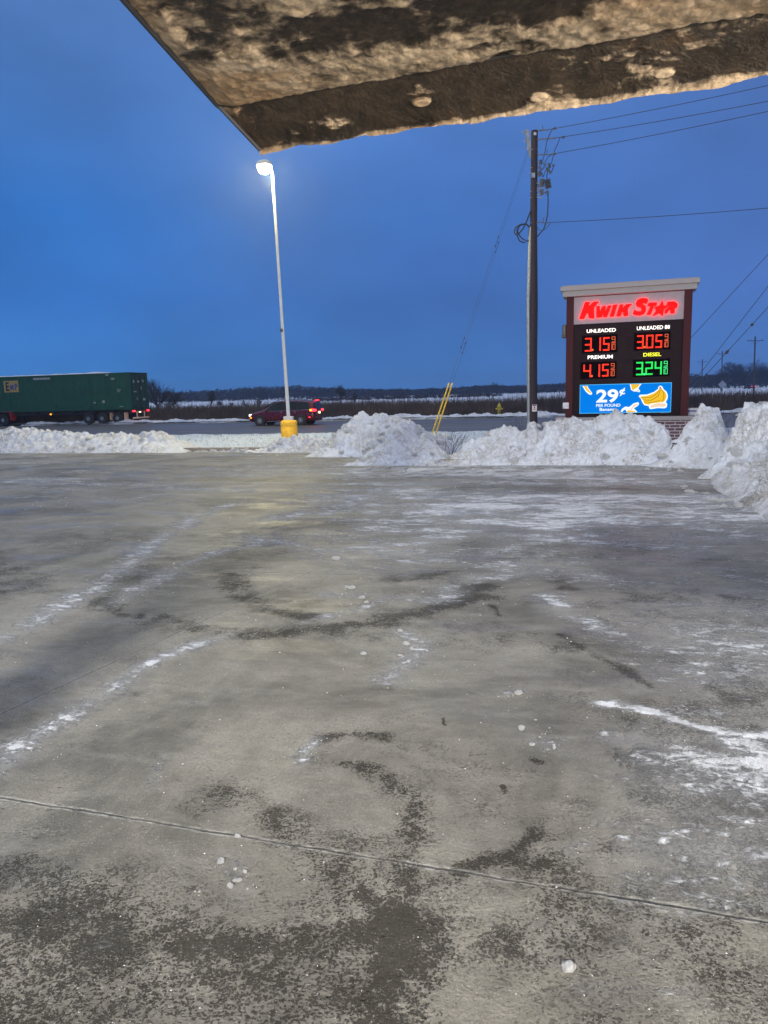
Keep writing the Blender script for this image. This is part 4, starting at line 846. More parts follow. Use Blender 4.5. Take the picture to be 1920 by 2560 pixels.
# guy wires with yellow guards
gg = 'guy wires staying the dark utility pole'
for i, (pa, pt) in enumerate((((655, 540), (935, 932)), ((668, 560), (943, 932)))):
    a = u4(*pa, 0); b = P(pt[0]*K, pt[1]*K, 31.0+i*.2); gz = b+(b-a)*.06
    e = empty('guy_wire', (gz.x, gz.y, 0)); gl = Vector((gz.x, gz.y, 0))
    tag(e, ('left' if i == 0 else 'right')+' one of two slanting guy wires with a yellow rod at its foot', 'guy wire', gg)
    mb = MB(); mb.tube([gz-gl, a-gl], .0045, 5); mb.build('strand', M['wire'], e)
    g1_ = P((968+i*7)*K, 826*K, 31.6+i*.2); g1_ = a+(gz-a)*((g1_-a).length/(gz-a).length)
    mb = MB(); mb.tube([gz-gl, g1_-gl], .032, 8); mb.build('yellow_guard', M['yellow_pl'], e, smooth=True)
    for f in (.30, .64):
        c0 = a+(gz-a)*(f+i*.015); c1_ = a+(gz-a)*(f+.035+i*.015); mb = MB(); mb.tube([c0-gl, c1_-gl], .010, 6); mb.tube([c0-gl, c0-gl+(c1_-c0)*.08], .03, 8); mb.tube([c0-gl+(c1_-c0)*.92, c1_-gl], .03, 8); mb.build('guy_insulator', M['dark_metal'], e)
# wires slanting down behind the sign
RG = 'stay wires slanting down behind the price sign'
for i, (p0, p1, ins, l) in enumerate((((1920, 636), (1690, 885), (), 'upper slanting stay wire meeting the top right of the price sign'), ((1920, 716), (1722, 970), (), 'middle slanting stay wire right of the price sign'), ((1920, 768), (1724, 982), ((.17, .20), (.47, .52)), 'lowest slanting stay wire with two dark insulators'))):
    a = P(p0[0], p0[1], 27-i*.3); b = P(p1[0], p1[1], 29); d = b-a; a2 = a-d*.8; b2 = b+d*(b.z/(-d.z) if d.z < 0 else .1)
    e = empty('stay_wire', (b2.x, b2.y, 0)); gl = Vector((b2.x, b2.y, 0)); tag(e, l, 'stay wire', RG)
    mb = MB(); mb.tube([a2-gl, b2-gl], .011, 5); mb.build('strand', M['wire'], e)
    for f0_, f1_ in ins: mb = MB(); mb.tube([a+d*f0_-gl, a+d*(f0_+f1_)/2-gl, a+d*f1_-gl], [.02, .06, .02], 8); mb.build('insulator', M['dark_metal'], e, smooth=True)

# distant poles with crossarms
DG = 'distant wooden utility poles'
def dpole(px, ytop, Yd, label, arm=2.4, r=.16, tilt=0):
    b = P(px, 980, Yd); t = P(px+tilt, ytop, Yd); e = empty('distant_utility_pole', (b.x, Yd, 0)); tag(e, label, 'utility pole', DG)
    tv = Vector((t.x-b.x, 0, t.z)); mb = MB(); mb.tube([(0, 0, 0), tv], [r, r*.75], 8); mb.build('pole_shaft', M['old_wood'], e)
    if arm:
        for z in ((.05,)): mb = MB(); mb.tube([tv+Vector((-arm/2, 0, -.9)), tv+Vector((arm/2, -.3, -.9))], .08, 4); mb.tube([tv+Vector((-arm*.25, -.1, -.9)), tv+Vector((0, -.1, -1.7)), tv+Vector((arm*.25, -.1, -.9))], .03, 4); mb.build('crossarm', M['old_wood'], e)
        for x in (-arm*.45, -arm*.25, arm*.45): mb = MB(); mb.lathe(tv+Vector((x, -.1, -.85)), [(.05, 0), (.07, .12), (.04, .25)], 6); mb.build('insulator', M['porcelain'], e)
    return e
dpole(1884, 841, 160, 'nearest distant pole with a crossarm, at the right edge', 3.4, .19, 4); dpole(1803, 877, 228, 'middle distant pole with a crossarm, right of the price sign', 3.5, .19, 3); dpole(1754, 898, 268, 'farthest crossarm pole, close to the right side of the price sign', 3.6, .2, 2)
dpole(1155, 967, 420, 'thin bare post against the woods left of the dark pole', 0, .12); dpole(1242, 962, 420, 'thin bare post in front of the bare tree just left of the dark pole', 0, .14)

# ------------------------------------------------------------------ vehicles
def wheel(parent, x, y, r, w, spokes=True, name='wheel'):
    s = 1 if y > -.9 else -1; o_ = y+s*w/2
    mb = MB(); mb.lathe((x, y-w/2, r), [(r*.62, 0), (r*.9, 0), (r, w*.2), (r, w*.8), (r*.9, w), (r*.5, w)], 28, 'y'); t = mb.build(name, M['rubber'], parent, smooth=True)
    mb = MB(); mb.lathe((x, o_-s*.02, r), [(r*.60, s*.005), (r*.62, -s*.03), (r*.2, -s*.05)], 24, 'y')
    o = mb.build('rim', M['black_pl'] if spokes else M['dark_metal'], t, smooth=True)
    mb = MB()
    if spokes:
        mb.lathe((x, o_+s*.012, r), [(r*.12, 0), (r*.14, -s*.03)], 16, 'y')
        for k in range(10):
            a = k*math.pi/5; mb.box((x+math.cos(a)*r*.36, o_+s*.002, r+math.sin(a)*r*.36), (r*.52, .02, r*.085), Matrix.Rotation(-a, 3, 'Y'))
        mb.build('spokes', M['rim'], t)
    else:
        mb.lathe((x, o_, r), [(r*.28, s*.05), (r*.33, -s*.02)], 16, 'y'); mb.build('hub', M['galv'], t)
    return t
def car(name, base, rz, paint, label, lights=True, sc=1.0, detail=True, cat='minivan'):
    """local: x forward, +y far side, -y ... mirrored as needed; nose at +x"""
    e = empty(name, base, rz); e.scale = (sc, sc, sc); tag(e, label, cat)
    st = [(-2.56, .42, .80, .80, .95, .62), (-2.52, .30, .93, .98, 1.25, .68), (-2.42, .26, .98, 1.02, 1.55, .70), (-2.15, .24, 1.0, 1.04, 1.72, .70), (-1.2, .22, 1.01, 1.03, 1.77, .74), (-.2, .22, 1.01, 1.01, 1.77, .75),
          (.45, .22, 1.01, .99, 1.70, .73), (.95, .22, 1.01, .98, 1.48, .72), (1.35, .22, 1.0, .97, 1.20, .78), (1.62, .22, .99, .95, 1.06, .84), (2.05, .23, .97, .88, .98, .80), (2.35, .25, .90, .80, .88, .72), (2.52, .30, .76, .62, .74, .60), (2.58, .36, .60, .50, .60, .45)]
    mb = MB(); ring = None
    for x, zb, wb, zl, zt, wt in st:
        pts = [(0, zb), (wb*.88, zb), (wb*.98, zb+.12), (wb, (zb+zl)/2+.03), (wb*.975, zl), (wt+.02, zt-.07), (wt*.82, zt), (0, zt+.012)]
        full = pts+[(-y, z) for y, z in pts[-2:0:-1]]; b = len(mb.v); n = len(full)
        mb.v += [Vector((x, y, z)) for y, z in full]
        if ring is not None:
            for k in range(n): mb.f.append([ring+k, ring+(k+1) % n, b+(k+1) % n, b+k])
        else: mb.f.append([b+k for k in range(n)][::-1])
        ring = b
    mb.f.append([ring+k for k in range(n)])
    body = mb.build('body', M[paint], e, smooth=True, sub=1)
    S_ = np.array(st)
    def side(x, z, off):
        zl, zt, wb, wt = (np.interp(x, S_[:, 0], S_[:, k]) for k in (3, 4, 2, 5)); f = np.clip((z-zl)/(zt-.07-zl), 0, 1); return (wb*.975*(1-f)+(wt+.02)*f)+off
    def panel(pts, name, m, parent=e, off=.006, sides=(-1, 1), up=0):
        for s in sides:
            mb = MB(); N = 10; xs = []
            b = len(mb.v)
            # triangulated strip between lower and upper outlines
            lo, hi = pts; 
            for k in range(N+1):
                x1_ = np.interp(k/N, np.linspace(0, 1, len(lo)), [p[0] for p in lo]); z1_ = np.interp(k/N, np.linspace(0, 1, len(lo)), [p[1] for p in lo])
                x2_ = np.interp(k/N, np.linspace(0, 1, len(hi)), [p[0] for p in hi]); z2_ = np.interp(k/N, np.linspace(0, 1, len(hi)), [p[1] for p in hi])
                mb.v += [Vector((x1_, s*side(x1_, z1_, off), z1_)), Vector((x2_, s*side(x2_, z2_, off), z2_))]
            for k in range(N): mb.f.append([b+2*k, b+2*k+2, b+2*k+3, b+2*k+1])
            mb.build(name, M[m], parent)
    panel(([(-2.22, 1.12), (-1.32, 1.08)], [(-2.02, 1.60), (-1.32, 1.66)]), 'window', 'glass'); panel(([(-1.27, 1.08), (-.22, 1.06)], [(-1.27, 1.66), (-.22, 1.66)]), 'window', 'glass'); panel(([(-.16, 1.06), (1.28, 1.02)], [(-.16, 1.66), (.30, 1.62), (.72, 1.46), (1.2, 1.12)]), 'window', 'glass')
    if not detail: 
        for s in (-1, 1): MB().box((-2.58, s*.72, .98), (.08, .26, .16)).build('tail_light', M['tail_on'], e)
        for x in (-1.5, 1.6): wheel(e, x, -.92, .34, .2, False); wheel(e, x, .92, .34, .2, False)
        return e
    mb = MB()   # chrome line under the windows and along the sill
    for s in (-1, 1): mb.tube([(x, s*(side(x, z, .012)), z) for x, z in ((-2.25, 1.10), (-1.8, 1.06), (-.2, 1.04), (1.3, 1.0))], .012, 4); mb.tube([(x, s*side(x, z, .012), z) for x, z in ((-2.02, 1.63), (-1.3, 1.69), (0, 1.69), (.5, 1.60), (1.25, 1.10))], .012, 4); mb.tube([(-1.0, s*1.01, .33), (1.05, s*1.01, .30)], .02, 4)
    mb.build('chrome_trim', M['chrome'], e)
    mb = MB()
    pw = [(1.38, -.74, 1.17), (1.38, .74, 1.17), (.55, .68, 1.665), (.55, -.68, 1.665)]; mb.v = [Vector(p)+Vector((.03, 0, .02)) for p in pw]; mb.f = [[0, 1, 2, 3]]; mb.build('windscreen', M['glass'], e)
    mb = MB(); mb.v = [Vector(p) for p in ((-2.585, -.66, 1.1), (-2.585, .66, 1.1), (-2.36, .60, 1.66), (-2.36, -.60, 1.66))]; mb.v = [v+Vector((-.035, 0, 0)) for v in mb.v]; mb.f = [[0, 1, 2, 3]]; mb.build('rear_window', M['glass'], e)
    for s in (-1, 1):
        mb = MB(); mb.box((2.36, s*.66, .74), (.26, .34, .17), Matrix.Rotation(s*-.5, 3, 'Z')); mb.build('headlight', M['head_on'], e, bevel=.05)
        mb = MB(); mb.box((2.34, s*.83, .56), (.24, .10, .08), Matrix.Rotation(s*-.7, 3, 'Z')); mb.build('turn_lamp', M['amber_on'], e, bevel=.02)
        mb = MB(); mb.box((-2.40, s*.90, 1.03), (.34, .16, .16)); mb.box((-2.52, s*.74, 1.03), (.14, .34, .14)); tl = mb.build('tail_light', M['tail_on'], e, bevel=.04)
        mb = MB(); mb.box((-2.30, s*.985, 1.04), (.18, .03, .14)); mb.build('amber_lens', M['amber_on'], tl, bevel=.02)
        mb = MB(); mb.box((1.02, s*1.08, 1.05), (.16, .2, .13)); mb.build('wing_mirror', M[paint], e, bevel=.04)
        mb = MB(); mb.box((-.10, s*1.015, .94), (.20, .02, .035)); mb.box((-1.12, s*1.015, .94), (.20, .02, .035)); mb.build('door_handle', M['chrome'], e)
        mb = MB(); mb.box((-2.2, s*1.0, .55), (.10, .03, .05)); mb.build('side_marker', M['tail_on'], e)
        for x, r in ((1.58, .41), (-1.52, .41)): MB().lathe((x, s*.9-.12, .36), [(r, 0), (r+.005, .245)], 28, 'y').build('wheel_arch', M['black_pl'], e)
    for x in (1.58, -1.52):
        wheel(e, x, -.93, .35, .22); 
        t = wheel(e, x, .93, .35, .22)
    mb = MB(); mb.box((-2.44, 0, 1.71), (.14, .5, .04)); mb.build('brake_light', M['tail_on'], e)
    mb = MB(); mb.box((-2.60, 0, .86), (.03, .30, .16)); mb.build('number_plate', M['tail_w'], e)
    mb = MB(); mb.box((2.585, 0, .52), (.04, .9, .16)); mb.build('grille', M['black_pl'], e)
    mb = MB()
    for s in (-1, 1): mb.tube([(-2.0, s*.66, 1.76), (-1.8, s*.66, 1.81), (.1, s*.66, 1.81), (.3, s*.66, 1.75)], .02, 5)
    mb.build('roof_rails', M['black_pl'], e)
    return e
HEAD = math.pi-A0                                  # heading left along the road
cp_ = G(705, 1064); car_c = cp_+E2*1.0
van = car('minivan', (car_c.x-.1, car_c.y, .008), HEAD, 'paint_burg', 'dark burgundy minivan with its lights on, driving left behind the yellow lamp post base', sc=.97)
far_ = P(1873, 967, 300); v2 = car('distant_car', (far_.x, 300, .0), R(100), 'dark_metal', 'tiny distant dark car with two red tail lights below the grove at right', detail=False, cat='car')

# container truck: local x forward, rear at 0, near side is +y when heading left -> build near side at y=0
rc_ = Vector((-21.75, 63.2, .004))+E1*.80
tr = empty('container_truck', rc_, HEAD); tag(tr, 'articulated truck hauling a long green container, driving left on the far lane', 'truck')
Lc, Wc, z0c, z1c = 16.15, 2.6, 1.22, 4.30        # y<0 is the far side
mb = MB(); yy0 = .0
def corr(mb, y, s):
    n = 62; prev = None
    for i in range(n*4+1):
        x = .18+(Lc-.36)*i/(n*4); d = (0, 0, .018, .018)[i % 4]; b = len(mb.v)
        mb.v += [Vector((x, y-s*d, z0c+.14)), Vector((x, y-s*d, z1c-.1))]
        if prev is not None: mb.f.append([prev, b, b+1, prev+1])
        prev = b
corr(mb, -.02, 1); corr(mb, -Wc+.02, -1); box = mb.build('container_walls', M['green_ctr'], tr)
mb = MB(); mb.box((Lc/2, -Wc/2, z1c-.02), (Lc, Wc, .05)); mb.box((Lc/2, -Wc/2, z0c+.03), (Lc, Wc-.02, .06)); mb.build('container_roof_and_floor', M['green_ctr'], tr)
mb = MB()
for y in (-.04, -Wc+.04):
    mb.box((Lc/2, y, z1c-.06), (Lc, .09, .12)); mb.box((Lc/2, y, z0c+.08), (Lc, .09, .16))
    for x in (.09, Lc-.09, 1.9+2.0, Lc-3.9): mb.box((x, y, (z0c+z1c)/2), (.17, .095, z1c-z0c))
mb.build('container_frame', M['green_ctr'], tr)
mb = MB(); mb.box((.05, -Wc*.255, (z0c+z1c)/2), (.06, 1.2, 2.9)); d1 = mb.build('door', M['green_dk'], tr, bevel=.01); mb = MB(); mb.box((.05, -Wc*.745, (z0c+z1c)/2), (.06, 1.2, 2.9)); d2 = mb.build('door', M['green_dk'], tr, bevel=.01)
for d_, ys_ in ((d1, (-.35, -.95)), (d2, (-1.65, -2.25))):
    for y in ys_: mb = MB(); mb.tube([(-.01, y, z0c+.1), (-.01, y, z1c-.15)], .025, 6); mb.box((-.03, y+.1, z0c+1.1), (.04, .3, .05)); mb.build('lock_rod', M['green_ctr'], d_)
for y, z, w, h in ((-.5, 3.55, .25, .22), (-1.9, 3.6, .2, .2), (-1.2, 3.55, .25, .18), (-.9, 2.1, .18, .22), (-1.9, 2.05, .4, .2), (-1.6, 3.0, .12, .3), (-.6, 2.7, .5, .08)):
    mb = MB(); mb.box((.012, y, z), (.006, w, h)); mb.build('door_sticker', M['white_d'], tr)
mb = MB(); mb.box((Lc-.03, -Wc/2, (z0c+z1c)/2), (.05, Wc-.1, z1c-z0c-.1)); mb.build('front_wall', M['green_ctr'], tr)
# decals on the near side
def txy(px, py):   # photo point -> distance from rear and height on near side
    d = ray(px, py); n = Vector((math.sin(A0), math.cos(A0), 0)); t = rc_.dot(n)/d.dot(n); p = d*t; return -((p-rc_).dot(Vector((math.cos(A0), -math.sin(A0), 0)))), EYE+p.z
def c5(cx, cy): return txy(cx*.2893, 900+cy*.2893)
a_, b_ = c5(30, 182), c5(166, 278)
mb = MB(); mb.box(((a_[0]+b_[0])/2, .012, (a_[1]+b_[1])/2), (abs(a_[0]-b_[0]), .012, abs(a_[1]-b_[1]))); lg = mb.build('company_logo', M['logo_y'], tr)
def tdec(s, x0, x1, y0, y1, m, par, bold=.03, y=.022):
    A1, B1 = c5(x0, y0), c5(x1, y1); o = text_mesh('logo_lettering', s, (0, abs(A1[0]-B1[0]), 0, abs(A1[1]-B1[1])), 0, m, par, bold, .006)
    o.rotation_euler = (0, 0, math.pi); o.location = (A1[0], y, B1[1]); return o
tdec('E', 48, 84, 192, 268, M['navy'], lg, .03); tdec('M', 86, 122, 212, 260, M['blue_d'], lg); tdec('P', 126, 156, 205, 258, M['blue_d'], lg)
tdec('57', 1012, 1046, 252, 278, M['white_d'], tr, .02)
for x0, x1, y0, y1 in ((288, 434, 157, 168), (912, 936, 122, 136), (958, 988, 156, 170), (808, 830, 364, 375), (884, 908, 350, 372), (1034, 1066, 399, 405)):
    A1, B1 = c5(x0, y0), c5(x1, y1); mb = MB(); mb.box(((A1[0]+B1[0])/2, .012, (A1[1]+B1[1])/2), (abs(A1[0]-B1[0]), .012, abs(A1[1]-B1[1]))); mb.build('side_marking', M['white_d'], tr)
mb = MB(); mb.box((11.6, -Wc/2, z1c+.03), (7.2, 2.3, .05)); mb.tube([(2.8, -Wc/2, z1c+.02), (9, -Wc/2, z1c+.05)], [.1, .13], 5); 
snr = MB(); snr.v = []; n_ = 60
for i in range(n_):
    x = 2.9+(Lc-3.4)*i/(n_-1); h = .05+.10*abs(math.sin(i*.35))*math.exp(-i*.05)+.04*random.random()
    for y in (-.1, -.6, -1.3, -2.0, -2.5): snr.v.append(Vector((x, y, z1c+.005+(h if y not in (-.1, -2.5) else 0.0)*(1 if 0 < i < n_-1 else 0))))
for i in range(n_-1):
    for j in range(4): b = i*5+j; snr.f.append([b, b+1, b+6, b+5])
snr.build('roof_snow', M['snow_clean'], tr, smooth=True)
mb = MB()
for y in (-.85, -1.75): mb.box((Lc/2, y, 1.02), (Lc-.3, .12, .30))
for x in (.25, 2, 4, 6, 8, 10, 12, 14, 15.6): mb.box((x, -Wc/2, 1.04), (.12, 2.3, .2))
chs = mb.build('chassis', M['dark_metal'], tr)
mb = MB(); mb.box((.05, -Wc/2, .50), (.10, 2.35, .12)); mb.build('rear_bumper', M['cream'], tr); mb = MB()
for y in (-.75, -1.85): mb.box((.06, y, .78), (.06, .08, .5))
mb.build('bumper_bracket', M['cream'], tr)
for y in (-.25, -2.35):
    mb = MB(); mb.box((-.0, y, 1.08), (.05, .32, .12)); mb.build('tail_light', M['tail_on'], tr)
mb = MB(); mb.box((-.0, -1.1, .98), (.05, .25, .10)); mb.build('plate_lamp', M['tail_w'], tr)
mb = MB(); q5 = c5(440, 470); mb.box((q5[0], .02, q5[1]), (.16, .05, .12)); mb.build('marker_lamp', M['amber_on'], tr, bevel=.02)
wx = [c5(762, 500)[0], c5(880, 500)[0], c5(1015, 500)[0]]
for x in wx:
    for y in (-.16, -2.44):
        o = wheel(tr, x, y, .51, .30, False); 
    # faces point outward on the near side
    mb = MB(); mb.lathe((x, .0, .51), [(.30, 0), (.28, -.04), (.1, -.05)], 18, 'y'); mb.build('wheel_disc', M['dark_metal'], tr)
for x in (c5(950, 500)[0], c5(1075, 500)[0]): mb = MB(); mb.box((x, -.3, .66), (.03, .55, .62)); mb.build('mud_flap', M['cream'], tr)
for y in (-.5, -2.1): mb = MB(); mb.box((Lc-3.2, y, .62), (.14, .14, .9)); mb.box((Lc-3.2, y, .17), (.3, .3, .05)); mb.build('landing_leg', M['dark_metal'], tr)
# tractor, mostly outside the frame
tx0 = c5(20, 500)[0]
mb = MB(); mb.box((tx0+2.2, -Wc/2, .85), (6.2, 1.0, .28)); mb.build('tractor_frame', M['dark_metal'], tr)
mb = MB(); mb.box((tx0-.9, -.28, .86), (.10, .6, .75)); mb.box((tx0-.55, -.28, 1.24), (.75, .6, .06)); mb.build('red_mudguard', M['red_p'], tr, bevel=.02)
for x in (tx0, tx0+1.35, tx0+5.2):
    for y in (-.2, -2.4): wheel(tr, x, y, .52, .3, False)
mb = MB(); mb.box((tx0+4.9, -Wc/2, 2.35), (2.4, 2.4, 2.7)); mb.box((tx0+6.7, -Wc/2, 1.75), (1.7, 2.0, 1.4)); mb.build('cab', M['red_p'], tr, bevel=.15)
mb = MB(); mb.box((tx0+6.05, -Wc/2, 2.95), (.14, 2.1, .8)); mb.build('windscreen', M['glass'], tr, bevel=.03)
mb = MB(); mb.box((tx0+5.4, -.09, 2.85), (.8, .02, .7)); mb.build('side_window', M['glass'], tr)

# ------------------------------------------------------------------ hydrant, road sign
hp = P(1248, 1037, 57.3); hy = empty('fire_hydrant', (hp.x, 57.3, .1)); tag(hy, 'yellow fire hydrant in the snow across the road, just left of the dark pole', 'hydrant')
MB().lathe((0, 0, 0), [(.16, 0), (.16, .06), (.115, .08), (.11, .55), (.15, .57), (.15, .62), (.12, .66), (.10, .76), (.04, .82), (.035, .90)], 18).build('barrel', M['hyd'], hy, smooth=True)
for a, nm in ((0, 'side_outlet'), (math.pi, 'side_outlet'), (-math.pi/2, 'front_outlet')):
    d = Vector((math.cos(a), math.sin(a), 0)); MB().tube([d*.09+Vector((0, 0, .46)), d*.24+Vector((0, 0, .46))], .065 if 's' == nm[0] else .085, 10).build(nm, M['hyd'], hy)
hy.scale = (1.15, 1.15, 1.1)
ds = P(1806, 964, 118); dd = empty('road_sign', (ds.x, 118, 0), R(-12)); tag(dd, 'diamond road sign seen from its bare metal back, standing in the brush at right', 'road sign')
MB().box((0, .04, (ds.z+.5)/2), (.07, .05, ds.z+.5)).build('post', M['galv'], dd); MB().box((0, 0, ds.z+.15), (.95, .01, .95), Matrix.Rotation(R(45), 3, 'Y')).build('plate', M['alu'], dd)

# ------------------------------------------------------------------ vegetation
def tree_mesh(H, spread, seed, lv=5, r0=.2, droop=0, low=.25, twr=.010):
    rr = random.Random(seed); trunk = MB(); crown = MB()
    def grow(p, d, l, r, k):
        pts = [p]; q_ = p; dd_ = d.copy(); n = 3
        for i in range(n):
            dd_ = (dd_+Vector((rr.gauss(0, .13), rr.gauss(0, .13), rr.gauss(.03, .07)))).normalized(); q_ = q_+dd_*l/n; pts.append(q_)
        r1 = max(twr*.6, r*.62); rs = [r+(r1-r)*i/n for i in range(n+1)]
        (trunk if k <= 1 else crown).tube(pts, rs, 6 if k == 0 else 4 if k < 3 else 3, False)
        if k >= lv: return
        nb = rr.choice((2, 3)) if k else 6
        for i in range(nb):
            t = rr.uniform(.35, 1) if k else rr.uniform(low, 1); ip = min(n-1, int(t*n)); pp_ = pts[ip]+(pts[ip+1]-pts[ip])*(t*n-ip)
            ax = Vector((rr.gauss(0, 1), rr.gauss(0, 1), rr.gauss(0, .5))).normalized(); nd = (dd_*(.9 if k else .75)+ax*spread+Vector((0, 0, .12))).normalized()
            grow(pp_, nd, l*rr.uniform(.55, .80), r*rr.uniform(.42, .6), k+1)
        grow(q_, dd_, l*.7, r1, k+1)
    grow(Vector((0, 0, -.1)), Vector((0, 0, 1)), H*.38, r0, 0)
    return trunk, crown
def tree(name, px, ybase, ytop, Yd, spread, seed, label, lv=5, r0=.2, group='bare winter trees and bushes beyond the road', m='bark', tw=.012, low=.25, cat='tree'):
    b = P(px, ybase, Yd); t = P(px, ytop, Yd); H = t.z; e = empty(name, (b.x, Yd, 0)); tag(e, label, cat, group)
    tk, cw = tree_mesh(H, spread, seed, lv, r0, low=low, twr=tw)
    zmax = max(v.z for v in cw.v); s = H/zmax
    for mb_ in (tk, cw):
        for v in mb_.v: v *= s
    tk.build('trunk', M[m], e); cw.build('crown', M[m], e); return e
tree('bare_tree', 396, 1016, 932, 120, .75, 11, 'tallest bare spreading tree, just right of the truck', 6, .24, tw=.010)
tree('bare_tree', 432, 1016, 966, 122, 1.0, 23, 'rounded bushy bare tree at the right foot of the tallest one', 6, .14, tw=.010, low=.1)
tree('bare_tree', 414, 1016, 984, 119, 1.1, 24, 'low bare thicket between the two trees right of the truck', 5, .1, tw=.012, low=.05, cat='bush')
tree('bare_tree', 526, 1018, 972, 118, .35, 31, 'slender upright bare sapling left of the minivan', 5, .09, tw=.012)
for px, yt, sd, l in ((555, 1000, 5, 'low bare bush nearest the slender sapling'), (612, 997, 6, 'round bare bush in the snow field left of the lamp post'), (645, 994, 7, 'vase shaped bare bush above the minivan bonnet'), (578, 1004, 15, 'smallest bare bush between the sapling and the round bush')):
    tree('bare_bush', px, 1016, yt, 128, .9, sd, l, 5, .08, tw=.014, low=.02, cat='bush')
tree('bare_tree', 851, 1005, 960, 150, .55, 41, 'bare tree standing in the field right of the lamp post', 6, .13, tw=.012)
tree('bare_tree', 886, 1006, 980, 150, .6, 43, 'small bare tree beside a taller one right of the lamp post', 5, .1, tw=.014)
tree('bare_tree', 1240, 990, 953, 400, .8, 47, 'bare tree rising above the far woods, just left of the dark pole', 5, .3, tw=.04)
rg = [(1820, 904, 3), (1838, 899, 4), (1862, 903, 5), (1880, 896, 6), (1899, 903, 7), (1915, 908, 8), (1935, 900, 9), (1800, 925, 10), (1848, 925, 13), (1905, 925, 14)]
nm_ = ['leftmost tall', 'second tall', 'third tall', 'fourth tall', 'fifth tall', 'sixth tall', 'tall frame-edge', 'low outlying left', 'low middle', 'low right']
for (px, yt, sd), w in zip(rg, nm_): tree('woodland_tree', px, 972, yt, 380+sd*3, .8, sd+60, w+' bare tree of the grove at the right edge', 6 if yt < 920 else 5, .35, m='bark_far', tw=.03, group='bare trees of the grove at the right edge')

# far wood: many twiggy crowns as one mass
def tuft_cloud(name, centres, sizes, heights, nper, qs, m, label, cat, base_dark=True):
    cs = np.repeat(centres, nper, 0); sz = np.repeat(sizes, nper); hh = np.repeat(heights, nper); n = len(cs)
    d = rng.normal(0, 1, (n, 3)); d /= np.linalg.norm(d, axis=1)[:, None]; rr = rng.uniform(0, 1, n)**.4
    c = cs.copy(); c[:, 0] += d[:, 0]*rr*sz; c[:, 1] += d[:, 1]*rr*sz; c[:, 2] += hh*(.5+.5*d[:, 2]*rr)
    a = rng.normal(0, 1, (n, 3)); a /= np.linalg.norm(a, axis=1)[:, None]; b = np.cross(a, rng.normal(0, 1, (n, 3))); b /= np.linalg.norm(b, axis=1)[:, None]+1e-9
    q_ = (qs*rng.uniform(.4, 1.2, n))[:, None]; V = np.stack([c-a*q_, c-b*q_*.5, c+a*q_, c+b*q_*.5], 1).reshape(-1, 3)
    F = np.arange(n*4).reshape(-1, 4); return tag(mesh_np(name, V, F, M[m], smooth=False), label, cat, kind='stuff')
prof_x = np.array([0, 385, 430, 480, 550, 640, 700, 800, 900, 960, 1000, 1060, 1100, 1140, 1200, 1350, 1480, 1545, 1600, 1700])*K
prof_y = np.array([846, 844, 840, 839, 832, 829, 834, 838, 838, 836, 833, 828, 830, 829, 826, 812, 805, 805, 797, 797])*K
cen, szs, hts = [], [], []
for i in range(2100):
    px = random.uniform(-500, 2400); Yd = random.uniform(430, 520); t = P(px, float(np.interp(px, prof_x, prof_y))+random.gauss(1.5, 1.4), Yd)
    cen.append((t.x, Yd, 0)); szs.append(random.uniform(3, 6.5)); hts.append(max(2.5, t.z*random.uniform(.86, .97)))
tuft_cloud('far_woods', np.array(cen), np.array(szs), np.array(hts), 70, .75, 'bark_far', 'dark line of far woods along the horizon beyond the snow field', 'woods')
cen, szs, hts = [], [], []
for i in range(420):
    px = random.uniform(780, 1250); Yd = random.uniform(240, 330); cen.append((P(px, 1000, Yd).x, Yd, 0)); szs.append(random.uniform(.5, 1.5)); hts.append(random.uniform(.4, 1.3))
tuft_cloud('hedge_tufts', np.array(cen), np.array(szs), np.array(hts), 14, .35, 'bark_far', 'broken low hedge lines across the far snow field', 'hedge')
# reed and brush band across the road
def blades(name, n, fu, fv, fh, w, m, label, cat, lean=.16):
    u = fu(n); v = fv(n); h = fh(n, u, v); x = u*E1.x+v*E2.x; y = u*E1.y+v*E2.y; a = rng.normal(0, lean, (n, 2))*h[:, None]; ww = w*rng.uniform(.5, 1.3, n)
    th = rng.uniform(-.7, .7, n); dx, dy = np.cos(th)*ww, np.sin(th)*ww
    b0 = np.stack([x-dx, y-dy, 0*x], 1); b1 = np.stack([x+dx, y+dy, 0*x], 1); t0 = np.stack([x+a[:, 0]+dx*.3, y+a[:, 1], h], 1); t1 = np.stack([x+a[:, 0]-dx*.3, y+a[:, 1], h], 1)
    V = np.stack([b0, b1, t0, t1], 1).reshape(-1, 3); return tag(mesh_np(name, V, np.arange(n*4).reshape(-1, 4), M[m], smooth=False), label, cat, kind='stuff')
def hband(n, u, v):
    p = np.stack([u, v*1.5, u*0], 1); return np.clip(1.1+.3*fbm(p, 6, 3, 5)+rng.normal(0, .20, n)*(1+.5*(rng.uniform(0, 1, n) > .8)), .3, 2.0)*np.clip((v-56.8)/1.5, .35, 1)
blades('brush', 62000, lambda n: rng.uniform(-75, 45, n), lambda n: 57.2+rng.uniform(0, 1, n)**1.3*13, hband, .022, 'reed', 'dense band of dead brown reeds and brush along the far roadside', 'brush')
blades('brush_twigs', 16000, lambda n: rng.uniform(-75, 45, n), lambda n: 57.4+rng.uniform(0, 1, n)*11, lambda n, u, v: hband(n, u, v)*rng.uniform(.5, 1.1, n), .011, 'bark', 'fine tangled twigs among the dead roadside reeds', 'brush', .5)
blades('tall_weeds', 1500, lambda n: rng.normal(0, 1, n)*14-rng.integers(0, 3, n)*8+2, lambda n: 60+rng.uniform(0, 1, n)*10, lambda n, u, v: rng.uniform(.9, 1.9, n), .014, 'reed', 'tall dark weed stalks standing out above the brush', 'weeds', .06)
